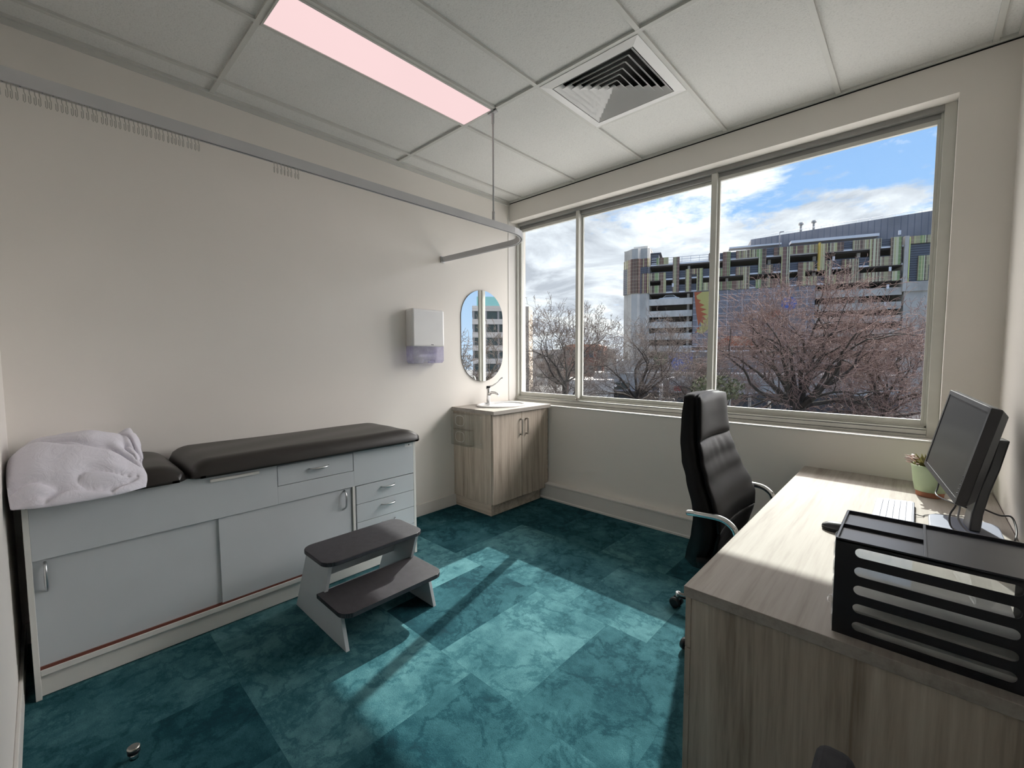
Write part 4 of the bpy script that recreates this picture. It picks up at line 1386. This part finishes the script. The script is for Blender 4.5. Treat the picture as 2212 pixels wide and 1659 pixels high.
# ------------------------------------------------------------------ door stop, visitor chair
t = thing('door_stop', (1.178, -3.172, 0), 'small chrome floor door stop with black rubber ring', 'door stop')
obj('post', MB().tube([(1.178, -3.172, 0), (1.178, -3.172, .022)], .013, 20), 'chrome', t)
obj('rubber_ring', MB().tube([(1.178, -3.172, .021), (1.178, -3.172, .034)], .0175, 20), 'blackp', t)
obj('cap', MB().tube([(1.178, -3.172, .034), (1.178, -3.172, .040), (1.178, -3.172, .043)], [.0185, .0185, .015], 20), 'nickel', t)

def visitor_chair():
    t = thing('visitor_chair', (2.82, -2.72, 0), 'charcoal fabric visitor chair, only its back edge showing by the desk end', 'chair')
    m = MB().prism(rrect(-2.93, -2.455, .42, .748, [.035, .07, .03, .03], 8), 3.015, 3.068, 'x')
    obj('backrest', m, 'fabric', t, .018, seg=4)
    obj('seat', MB().prism(rrect(2.58, 3.00, -2.93, -2.50, .05, 6), .38, .43, 'z'), 'fabric', t, .015, seg=3)
    for x in (2.62, 2.985):
        for y in (-2.89, -2.54):
            obj('leg', MB().tube([(x, y, .0), (x, y, .385)], .011, 12), 'blackp', t)
    for y in (-2.86, -2.57):
        obj('back_support', MB().tube([(2.98, y, .37), (3.04, y, .40), (3.043, y, .50)], .010, 10), 'blackp', t)
visitor_chair()

# ================================================================== outside
ZG = -9.0
struct('ground', MB().box(-260, 260, .3, 420, ZG - .3, ZG), 'ground', label='street level below the window')

# ------------------------------------------------------------------ multi-storey car park across the street
def car_park():
    A = Vector((-38.8, 87.65, ZG)); rz = math.atan2(.3502, .9367)
    t = thing('car_park', A, 'multi-storey concrete car park with coloured slat cladding on its upper floors', 'car park building', rz=rz)
    dz = -ZG
    def P(name, boxes, mat, label=None, parent=None):
        m = MB()
        for (s0, s1, d0, d1, z0, z1) in boxes: m.box(s0, s1, d0, d1, z0 + dz, z1 + dz)
        o = obj(name, m, mat, None, local=True); o.parent = parent or t
        if label: o['label'] = label
        return o
    # dark interior block and its floors
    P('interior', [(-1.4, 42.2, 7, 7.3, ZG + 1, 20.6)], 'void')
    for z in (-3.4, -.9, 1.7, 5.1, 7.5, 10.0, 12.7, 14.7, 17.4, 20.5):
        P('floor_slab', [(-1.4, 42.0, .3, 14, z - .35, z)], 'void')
    for s in (6.2, 13.5, 21, 28.6, 35.5):
        P('column', [(s, s + .5, 1.2, 1.8, ZG + .1, 20.3)], 'concrete')
    # spandrels
    for z0, z1 in ((-3.2, -1.9), (-.6, .7), (2.0, 3.35), (4.65, 6.0), (7.15, 8.35), (9.5, 10.8), (12.0, 13.35)):
        P('spandrel', [(-1.4, 7.3, 0, .3, z0, z1)], 'concl')
        P('spandrel', [(29.0, 42.0, 0, .3, z0, z1)], 'concrete')
    P('lower_wall', [(-1.4, 42, 0, .3, ZG + .01, -3.2)], 'concrete')
    rows = ((20.55, 22.0), (17.4, 19.1), (14.65, 16.2))
    for z0, z1 in rows:
        P('slab_edge', [(-1.3, 42.0, -.1, .2, z0 - .12, z0 + .18)], 'ivory')
        a = 10.2 if z1 > 21 else -1.3
        P('mesh_screen', [(a, 41.6, -.02, .1, z0 + .18, z1)], 'mesh')
    P('roof_rail', [(-1, 10.2, -.02, .04, z, z + .1) for z in (20.9, 21.4, 21.9)] + [(s, s + .08, -.02, .04, 20.7, 22) for s in (0, 1.7, 3.3, 5, 6.7, 8.4, 10.1)], 'ivory')
    # coloured slat panels
    C = [(.0, 2.4, 20.6, 22.0), (3.3, 4.6, 14.6, 21.9), (10.2, 11.9, 20.6, 22.1), (-1.4, 1.9, 17.3, 18.9), (.9, 2.0, 14.6, 17.3), (-1.4, .9, 14.6, 16.2),
         (5.8, 9.2, 18.1, 19.2), (5.8, 7.0, 14.6, 18.1), (8.0, 9.2, 14.6, 18.1), (9.2, 11.5, 14.6, 16.2),
         (12.8, 14.2, 17.3, 22.1), (11.5, 12.8, 17.3, 18.9), (15.2, 19.2, 20.6, 22.1), (19.2, 20.5, 17.3, 22.1), (20.5, 21.7, 17.3, 18.9), (21.8, 23.1, 20.6, 22.1), (24.5, 29.0, 20.6, 22.1),
         (23.1, 24.5, 14.5, 22.1), (25.9, 27.1, 14.5, 18.9), (27.1, 28.6, 17.3, 18.9), (15.2, 16.6, 17.3, 18.9), (16.6, 17.7, 14.5, 18.9),
         (11.5, 16.6, 14.5, 16.2), (18.8, 22.5, 14.5, 16.2), (27.1, 29.0, 14.5, 16.2),
         (29.3, 33.0, 20.5, 22.1), (34.4, 38.6, 20.5, 22.2), (40.0, 41.6, 17.3, 22.2), (29.3, 30.2, 17.2, 20.5), (30.2, 31.3, 14.5, 18.9), (34.3, 35.4, 14.5, 18.9), (37.0, 38.5, 17.3, 20.5),
         (32.8, 34.3, 17.3, 18.9), (38.5, 40.0, 17.3, 18.9), (35.4, 41.6, 14.5, 16.2), (31.3, 34.3, 14.5, 16.2)]
    for s0, s1, z0, z1 in C:
        P('cladding_panel', [(s0, s1, -.35, -.12, z0, z1)], 'louvre')
    P('amber_fin', [(29.02, 29.28, -1.1, -.1, 17.0, 22.2)], 'yfin')
    # left stair tower, cut corners
    tw = MB().prism([(-7.0, 1.6), (-5.1, -.7), (-3.8, -.9), (-3.2, -.3), (-1.9, -.5), (-1.4, 0), (-1.4, 8), (-7, 8)], 0, 24.3 + dz, 'z')
    o = obj('stair_tower', tw, 'concrete', None, local=True); o.parent = t
    P('tower_cap', [(-5.0, -2.0, 1.5, 7, 24.3, 25.2), (-7.1, -1.3, 1.9, 8.1, 24.3, 24.5)], 'concl')
    P('tower_annex', [(-1.4, .3, 1.5, 7, 20.6, 23.3), (-1.5, .8, 1.3, 7.2, 23.3, 23.5)], 'mesh')
    def tp(pts, z0, z1, mat):
        m = MB()
        for (a, b) in zip(pts, pts[1:]):
            n = Vector((b[1] - a[1], a[0] - b[0])).normalized() * .15
            v = [(a[0], a[1]), (b[0], b[1]), (b[0] + n.x, b[1] + n.y), (a[0] + n.x, a[1] + n.y)]
            m.prism(v, z0 + dz, z1 + dz, 'z')
        o = obj('cladding_panel', m, mat, None, local=True); o.parent = t
    tp([(-7.0, 1.6), (-5.1, -.7), (-3.8, -.9), (-3.2, -.3), (-1.9, -.5), (-1.3, 0)], 20.3, 22.1, 'louvre')
    tp([(-6.0, .35), (-5.1, -.7), (-3.8, -.9), (-3.4, -.5)], 14.7, 20.3, 'louvre')
    tp([(-7.05, 1.6), (-6.0, .35)], 14.7, 20.3, 'mesh')
    tp([(-3.4, -.5), (-3.2, -.3), (-3.0, -.33)], 14.7, 20.3, 'mesh')
    tp([(-3.0, -.33), (-1.9, -.5), (-1.4, 0)], 18.9, 20.3, 'mesh')
    tp([(-3.0, -.33), (-1.9, -.5), (-1.4, 0)], 14.7, 18.9, 'louvre')
    # right end block
    P('end_fin', [(41.9, 42.5, -.5, 8, 12.5, 22.2)], 'concrete')
    P('lime_fin', [(42.55, 42.7, -.5, -.2, 14.2, 21.8)], 'limef')
    P('end_block', [(42.5, 48.2, 0, 12, 14.2, 21.8)], 'mesh')
    P('cladding_panel', [(42.7, 48.2, -.3, -.05, 20.8, 22.1)], 'louvre')
    P('cladding_panel', [(44.0, 45.4, -.3, -.05, 14.3, 18.6)], 'louvre')
    P('cladding_panel', [(45.4, 48.2, -.3, -.05, 17.0, 18.6)], 'louvre')
    P('end_wall', [(42.3, 48.3, -.3, 12, 12.5, 14.2), (42.3, 46.8, 0, 12, ZG + .01, 12.5)], 'concrete')
    # rooftop plant room, canopies, rails, flues, lamp posts
    pr = MB().add([(18.3, 5, 22), (49.0, 5, 22), (49.0, 14, 22), (18.3, 14, 22)] + [(18.3, 5, 25.3), (49.0, 5, 27.6), (49.0, 14, 27.6), (18.3, 14, 25.3)], [(0, 3, 2, 1), (4, 5, 6, 7), (0, 1, 5, 4), (1, 2, 6, 5), (2, 3, 7, 6), (3, 0, 4, 7)])
    pr.v = [(a, b, c + dz) for a, b, c in pr.v]
    o = obj('plant_room', pr, 'plant_room', None, local=True); o.parent = t
    rl = MB()
    def zt(s): return 25.3 + (s - 18.3) * 2.3 / 30.7
    rl.tube([(19, 6, zt(19) + .7 + dz), (48.5, 6, zt(48.5) + .7 + dz)], .04, 4)
    for i in range(16):
        s = 19 + i * 1.96; rl.tube([(s, 6, zt(s) + dz), (s, 6, zt(s) + .7 + dz)], .035, 4)
    o = obj('roof_railing', rl, 'ivory', None, local=True); o.parent = t
    for s in (27.5, 29.7):
        f = MB().tube([(s, 7, zt(s) + dz - .2), (s, 7, zt(s) + 1.8 + dz)], .22, 8).tube([(s, 7, zt(s) + 1.8 + dz), (s, 7, zt(s) + 2.2 + dz)], .48, 8)
        o = obj('flue', f, 'steelp', None, local=True); o.parent = t
    P('roof_canopy', [(14, 23.2, .8, 3, 22.9, 23.2), (24.8, 38.6, .8, 3, 22.9, 23.4)], 'ivory')
    for s, z in ((22.8, 25.2), (10.7, 25.4)):
        f = MB().tube([(s, .6, 20.6 + dz), (s, .6, z + dz)], .06, 6).box(s, s + .7, .5, .7, z + dz - .05, z + dz + .08)
        o = obj('lamp_post', f, 'cablel', None, local=True); o.parent = t
    # mural wall on a gridded screen
    mw = P('mural_wall', [(7.4, 28.8, -.45, -.15, 2.9, 14.4)], 'mural')
    def shape(name, pts, mat, d=-.49):
        m = MB().prism([(a, b + dz) for a, b in pts], d, d + .06, 'y')
        o = obj(name, m, mat, None, local=True); o.parent = t; return o
    # yellow field and orange flames on the left edge
    shape('mural_patch', [(7.6, 14.3), (12.2, 14.4), (12.4, 12.6), (11.3, 11.0), (11.7, 9.3), (10.6, 8.0), (10.4, 6.7), (9.4, 5.7), (8.3, 6.0), (8.2, 6.6), (9.2, 7.4), (8.6, 8.6), (8.3, 10.5)], 'yellow')
    fl = [(7.6, 14.35), (9.1, 14.35), (8.0, 13.6), (8.2, 12.9), (8.9, 12.6), (8.5, 12.2), (9.6, 11.6), (8.7, 11.2), (10.0, 10.7), (8.9, 10.3), (10.3, 9.6), (9.2, 9.4), (10.1, 8.6), (9.3, 8.6), (9.6, 7.7), (8.9, 8.2), (8.5, 7.4), (8.3, 8.6), (8.0, 10.5)]
    shape('mural_patch', fl, 'orange', -.52)
    shape('mural_patch', [(8.2, 6.9), (8.7, 7.2), (8.6, 6.6)], 'orange', -.52); shape('mural_patch', [(7.9, 6.0), (8.4, 6.5), (8.2, 5.9)], 'orange', -.52)
    shape('mural_patch', [(11.5, 3.0), (13.0, 4.6), (14.5, 5.2), (17.5, 5.0), (19.2, 4.0), (19.0, 3.0)], 'orange')
    shape('mural_patch', arc(24.6, 11.2, 1.3, 0, 360, 14)[:-1], 'blue')
    shape('mural_patch', [(20.5, 9.4), (23.0, 10.2), (23.4, 9.0), (21.0, 8.2)], 'orange')
    # lower mural: grey panels with blue spiral disc and green disc
    P('lower_mural_wall', [(1.0, 28.8, -.6, -.2, -4.2, 1.9)], 'mural')
    P('walkway', [(2.0, 28.8, -1.6, -.6, 1.95, 2.25), (2.0, 28.8, -1.6, -1.5, 3.0, 3.1)] + [(s, s + .08, -1.6, -1.52, 2.25, 3.05) for s in (2, 4.5, 7, 9.5, 12, 14.5, 17)], 'ivory')
    shape('mural_patch', arc(5.5, -.3, 2.1, 180, 360, 18) + [(7.6, 1.8), (2.6, 1.8), (2.9, .2)], 'blue', -.66)
    shape('mural_patch', arc(1.2, .5, 1.5, 0, 360, 16)[:-1], 'greenp', -.66)
    sp = []
    for i in range(60):
        a = i / 59 * 5.2 * PI; r = .12 + 1.5 * i / 59
        sp.append((5.6 + r * math.cos(a), -.70, -.1 + r * math.sin(a) * .95 + dz))
    o = obj('mural_line', MB().tube(sp, .055, 5), 'ltline', None, local=True); o.parent = t
    for s, z in ((3.2, 15.7), (40.9, 22.5), (39.8, 16.2), (39.6, 13.1), (39.4, 10.0), (39.2, 7.0), (31.3, 18.8)):
        P('notice_board', [(s, s + .35, -.6, -.4, z, z + .75)], 'ivory')
    return A, rz
CPA, CPR = car_park()
def cp(s, d, z):
    return (CPA.x + s * math.cos(CPR) - d * math.sin(CPR), CPA.y + s * math.sin(CPR) + d * math.cos(CPR), z)

# cars parked on the decks
def car(s, d, z, label):
    t = thing('car', cp(s, d, z), label, 'car', 'cars parked on the car park decks', rz=CPR)
    body = [(-2.1, .25), (-2.15, .75), (-1.9, .95), (-1.3, 1.0), (-.7, 1.5), (.9, 1.52), (1.6, 1.02), (2.05, .92), (2.15, .6), (2.1, .25)]
    o = obj('body', MB().prism(body, -.85, .85, 'y'), 'carw', t, .06, local=True)
    obj('side_windows', MB().prism([(-1.15, 1.02), (-.65, 1.42), (.8, 1.44), (1.35, 1.04)], -.87, .87, 'y'), 'carg', t, local=True)
    for x in (-1.35, 1.3):
        for y in (-.78, .78):
            obj('wheel', MB().tube([(x, y - .1, .32), (x, y + .1, .32)], .32, 14), 'blackp', t, local=True)
car(2.6, 1.6, 12.70, 'white car on the open deck of the car park behind the parapet')
car(.9, 1.6, 7.50, 'white car half hidden on a middle deck beside the stair tower')
car(1.0, 1.6, 5.10, 'white car on a lower deck glimpsed over the parapet')

# ------------------------------------------------------------------ shops at street level
def shops():
    A = Vector(cp(-12, -7, ZG)); dz = 0
    t = thing('shop_building', A, 'low pale panelled shop building in front of the car park', 'shop', rz=CPR)
    def P(name, boxes, mat, par=None):
        m = MB()
        for b in boxes: m.box(*b)
        o = obj(name, m, mat, None, local=True); o.parent = par or t; return o
    P('wall', [(0, 52, 0, 6, 3.1, 6.6)], 'shop')
    P('roof', [(-.2, 52.2, -.2, 6.2, 6.6, 6.75)], 'roofw')
    P('shop_window', [(2.3, 52, .3, .6, .05, 3.1)], 'shopg')
    P('pier', [(0, .4, 0, .6, 0, 3.1), (2.0, 2.4, 0, .6, 0, 3.1)], 'shop')
    P('awning', [(-.3, 30, -1.5, 0, 2.95, 3.12)], 'cablel')
    P('red_door', [(.5, 1.1, .1, .3, 0, 2.2)], 'redp'); P('red_door', [(1.2, 1.9, .1, .3, 0, 2.2)], 'redp')
    s = P('sign', [(4.2, 7.6, -.25, -.02, 3.3, 4.6)], 'signd')
    m = MB().prism(arc(4.75, 3.98, .28, 0, 360, 18)[:-1], -.29, -.26, 'y'); o = obj('sign_disc', m, 'whitep', None, local=True); o.parent = s
    P('sign', [(11.6, 14.0, -.2, -.02, 3.2, 4.1)], 'shopg'); P('sign', [(16.2, 17.6, -.2, -.02, 3.2, 4.2)], 'redp'); P('sign', [(17.6, 20.2, -.2, -.02, 3.2, 4.2)], 'signd')
    P('screen_wall', [(2.0, 9, 1.5, 1.7, 6.75, 9.2)], 'concrete')
shops()

# ------------------------------------------------------------------ utility pole with street lamp, other posts
def utility_pole():
    t = thing('utility_pole', (-22.6, 54.5, ZG), 'pale utility pole with crossarm and angled street lamp beside the shops', 'utility pole')
    x, y = -22.6, 54.5
    obj('pole', MB().tube([(x, y, ZG), (x, y, -1.9)], [.26, .2], 10), 'lampw', t)
    obj('crossarm', MB().box(x - 1.5, x + 1.9, y - .1, y + .1, -4.75, -4.5), 'steelp', t)
    obj('lamp_arm', MB().tube([(x + .1, y, -5.2), (x + .5, y, -3.2), (x + .75, y, -2.2), (x + 1.1, y, -1.85)], .06, 8), 'lampw', t)
    obj('lamp_head', MB().tube([(x + .95, y, -1.9), (x + 1.5, y, -1.75), (x + 2.2, y, -1.65)], [.07, .16, .06], 8), 'whitep', t)
    obj('insulator', MB().tube([(x - 1.3, y, -4.5), (x - 1.3, y, -4.2)], .07, 8).tube([(x + 1.2, y, -4.5), (x + 1.2, y, -4.2)], .07, 8), 'whitep', t)
utility_pole()
pl = None
for i, (u, D, zt) in enumerate(((-.310, 40, -1.6), (-.268, 44, -2.6), (-.2295, 46, -3.3))):
    # upright posts in the yard behind the big tree
    x = 3.11 + u * D * 1.0; y = -3.32 + 1.06 * D
    m = MB().tube([(0, 0, 0), (0, 0, zt - ZG)], .13, 8)
    o = obj('bollard_post', m, 'steelp', local=True); o.location = (x, y, ZG)
    tag(o, ['tall grey steel post left of the big tree trunk', 'shorter grey steel post near the big tree', 'thin grey post just beside the big tree trunk'][i], 'post', 'grey steel posts around the big tree')

# ------------------------------------------------------------------ other buildings
def block(name, x, y, w, d, z1, rz, mat, label, wins=None, wmat='officeg', roof=None):
    t = thing(name, (x, y, ZG), label, 'building', rz=rz)
    h = z1 - ZG
    o = obj('wall', MB().box(-w / 2, w / 2, 0, d, 0, h), mat, None, local=True); o.parent = t
    if wins:
        nx, nz, ww, wh, z0, dzz = wins
        for j in range(nz):
            for i in range(nx):
                cx = -w / 2 + (i + .5) * w / nx; cz = z0 + j * dzz
                q = obj('window', MB().box(cx - ww / 2, cx + ww / 2, -.08, .05, cz, cz + wh), wmat, None, local=True); q.parent = t
    if roof:
        q = obj('roof', MB().prism([(-w / 2 - .4, h), (w / 2 + .4, h), (w / 2 - 2, h + roof), (-w / 2 + 2, h + roof)], -.4, d + .4, 'y'), 'terra', None, local=True); q.parent = t
    return t
block('apartment_tower', -84.3, 87.1, 15, 12, 15.2, R(35), 'tanb', 'tan apartment tower at the left edge of the window view', (4, 6, 1.6, 1.6, 3, 3.4))
block('terrace_building', -64.5, 98.5, 11, 10, 3.6, R(25), 'brick', 'red brick building behind the bare trees', (5, 2, 1.2, 2.0, 5.5, 4.2), 'shopg', .8)
block('grey_office', -92, 130, 34, 12, 3.5, R(30), 'concrete', 'low grey office building far behind the left trees', (8, 3, 2.2, 1.5, 2, 3.6))
block('pale_shed', -45, 72, 9, 12, -3.6, R(33), 'concl', 'low shed with bright pale roof between the trees')
bpy.data.objects['pale_shed'].children[0].data.materials[0] = MAT['roofw']
# banded office block that only the wall mirror shows
def office():
    t = thing('banded_office', (88.8, 64.0, ZG), 'banded stone office block with teal glass roof balustrade seen in the mirror', 'building', rz=R(-54))
    z = 14.2 - ZG
    lo = z
    k = 0
    while lo > 2:
        o = obj('stone_band', MB().box(-34, 0, 0, 20, lo - 1.35, lo), 'office', None, local=True); o.parent = t
        g = obj('window_band', MB().box(-33.8, -.2, .3, 19.7, lo - 3.4, lo - 1.35), 'officeg', None, local=True); g.parent = t
        for i in range(10):
            q = obj('pier', MB().box(-.6 - i * 3.2, -.1 - i * 3.2, .1, .4, lo - 3.4, lo - 1.35), 'cablel', None, local=True); q.parent = t
        lo -= 3.4
    o = obj('balustrade', MB().box(-33, -1.2, .6, .8, z, z + 2.4), 'teal', None, local=True); o.parent = t
office()

# ------------------------------------------------------------------ bare winter trees
def tree(base, height, spread, seed, label, twig='twig', trunk_r=.35, fork=.38, lean=(0, 0), flat=.9, n0=6, up=.3, dens=1.0, crown=None):
    """winter tree: limbs grow towards points spread through a dome-shaped crown, then fork down to fine twigs"""
    rnd = random.Random(seed)
    t = thing('bare_tree', base, label, 'tree', 'bare winter trees across the street')
    big = MB(); tw = MB()
    B = Vector(base)
    f = B + Vector((lean[0], lean[1], height * fork))
    top = B.z + height
    def seg(mb, pts, rs, n):
        mb.tube(pts, rs, n, cap=False)
    def grow(p, d, L, r, lv):
        n = 4 if lv < 3 else (3 if lv < 5 else 2)
        pts = [p]; q = p.copy(); dd = d.copy()
        w = (.14, .16, .20, .24, .28, .30, .3, .3)[min(lv, 7)]
        out_ = Vector((q.x - f.x, q.y - f.y, 0))
        for i in range(n):
            dd = (dd + Vector((rnd.gauss(0, w), rnd.gauss(0, w), rnd.gauss(0, w) + up * .2))).normalized()
            q = q + dd * (L / n); pts.append(q.copy())
        last = lv >= 8
        r1 = max(r * .68, .013)
        rs = [r + (r1 - r) * i / n for i in range(n + 1)]
        seg(big if lv < 4 else tw, pts, rs, 7 if lv < 2 else (5 if lv < 4 else 3))
        if last: return
        kids = (3, 3, 3, 3, 3, 3, 3, 2)[lv]
        if lv > 3 and rnd.random() > dens * .6: kids -= 1
        for k in range(kids):
            j = n if k == 0 else rnd.randint(1, n)
            a = pts[j]; da = (pts[j] - pts[j - 1]).normalized()
            ax = Matrix.Rotation(rnd.uniform(0, 2 * PI), 3, da) @ da.orthogonal().normalized()
            ang = rnd.uniform(.05, .35) if k == 0 else rnd.uniform(.4, 1.05)
            nd = Matrix.Rotation(ang, 3, ax) @ da
            h = a - f
            e = (h.x ** 2 + h.y ** 2) / spread ** 2 + (max(h.z, 0) / (top - f.z)) ** 2 + (min(h.z, 0) / (.35 * height)) ** 2
            sc = rnd.uniform(.66, .86) if k == 0 else rnd.uniform(.52, .80)
            if e > .9: sc *= .7
            if e > 1.15: sc *= .7
            grow(a, nd, L * sc, max(.015, rs[j] * (.80 if k == 0 else .55)), lv + 1)
    m1 = B + (f - B) * .5 + Vector((rnd.uniform(-.15, .15), 0, 0))
    seg(big, [B, m1, f], [trunk_r * 1.3, trunk_r, trunk_r * .9], 10)
    for k in range(n0):
        a = 2 * PI * k / n0 + rnd.uniform(-.35, .35)
        el = rnd.uniform(.15, .75) if k % 2 else rnd.uniform(.8, 1.35)
        if k == 0: el = 1.4
        d = Vector((math.cos(a) * math.cos(el), math.sin(a) * math.cos(el), math.sin(el)))
        reach = spread * math.cos(el) + (top - f.z) * math.sin(el)
        grow(f - Vector((0, 0, rnd.uniform(0, .12) * height * fork)), d, reach * .30, trunk_r * rnd.uniform(.30, .50), 1)
    obj('trunk', big, 'bark', t, fix=False)
    obj('twigs', tw, twig, t, fix=False)['kind'] = 'stuff'
    return t
tree((-23.6, 33.6, ZG), 17.6, 5.6, 3, 'tall slender bare tree with fan-shaped crown behind the left panes', 'twigg', .27, .44, n0=7, up=.35)
tree((-22.6, 47.5, ZG), 17.0, 8.0, 8, 'low spreading bare tree in front of the car park stair tower', 'twigg', .42, .30, n0=12, up=.15)
tree((-4.3, 41.7, ZG), 18.4, 10.2, 21, 'large wide reddish bare tree filling the right pane', 'twig', .55, .34, n0=15, up=.15)
tree((2.2, 48.0, ZG), 15.5, 7.4, 33, 'leaning reddish bare tree at the right edge of the window view', 'twig', .40, .32, lean=(-1.2, 0), n0=10, up=.1)
tree((-27.0, 28.8, ZG), 12.6, 5.6, 41, 'dense low bare tree at the bottom left corner of the window', 'twigg', .30, .34, n0=8, up=.1)
tree((-14.2, 44.5, ZG), 13.2, 5.4, 55, 'smaller bare tree behind the middle mullion', 'twigg', .24, .36, n0=7, up=.15)
tree((-30.5, 42.0, ZG), 11.8, 6.0, 71, 'low bare tree between the tall slender tree and the stair tower', 'twigg', .28, .34, n0=7, up=.1)
tree((24.3, 17.1, ZG), 14.5, 5.6, 62, 'dark bare tree reflected in the left half of the mirror', 'twigg', .34, .42, n0=6, up=.2, dens=.8)

def shrub(x, y, z, r, n, seed, label):
    rnd = random.Random(seed)
    t = thing('leafy_shrub', (x, y, ZG), label, 'shrub')
    m = MB()
    for _ in range(n):
        d = Vector((rnd.gauss(0, 1), rnd.gauss(0, 1), rnd.gauss(0, 1))).normalized() * r * rnd.random() ** .4
        p = Vector((x, y, z)) + Vector((d.x * 1.5, d.y, d.z * .8))
        a = Vector((rnd.gauss(0, 1), rnd.gauss(0, 1), rnd.gauss(0, 1))).normalized() * .16; b = a.orthogonal().normalized() * .09
        m.add([p - a, p + b, p + a, p - b], [(0, 1, 2, 3)])
    obj('leaves', m, 'leafg', t, fix=False)['kind'] = 'stuff'
    st = MB()
    for k in range(6):
        a = 2 * PI * k / 6
        st.tube([(x, y, ZG), (x + .3 * r * math.cos(a), y + .3 * r * math.sin(a), (z + ZG) / 2), (x + .8 * r * math.cos(a), y + .6 * r * math.sin(a), z)], [.12, .08, .03], 5)
    obj('stems', st, 'bark', t)
shrub(-9.4, 36.0, -1.5, 1.5, 700, 5, 'olive leafy shrub at the left side of the big reddish tree')
shrub(-19.5, 34.5, -8.0, 2.2, 1500, 6, 'dark green bush below the left trees')
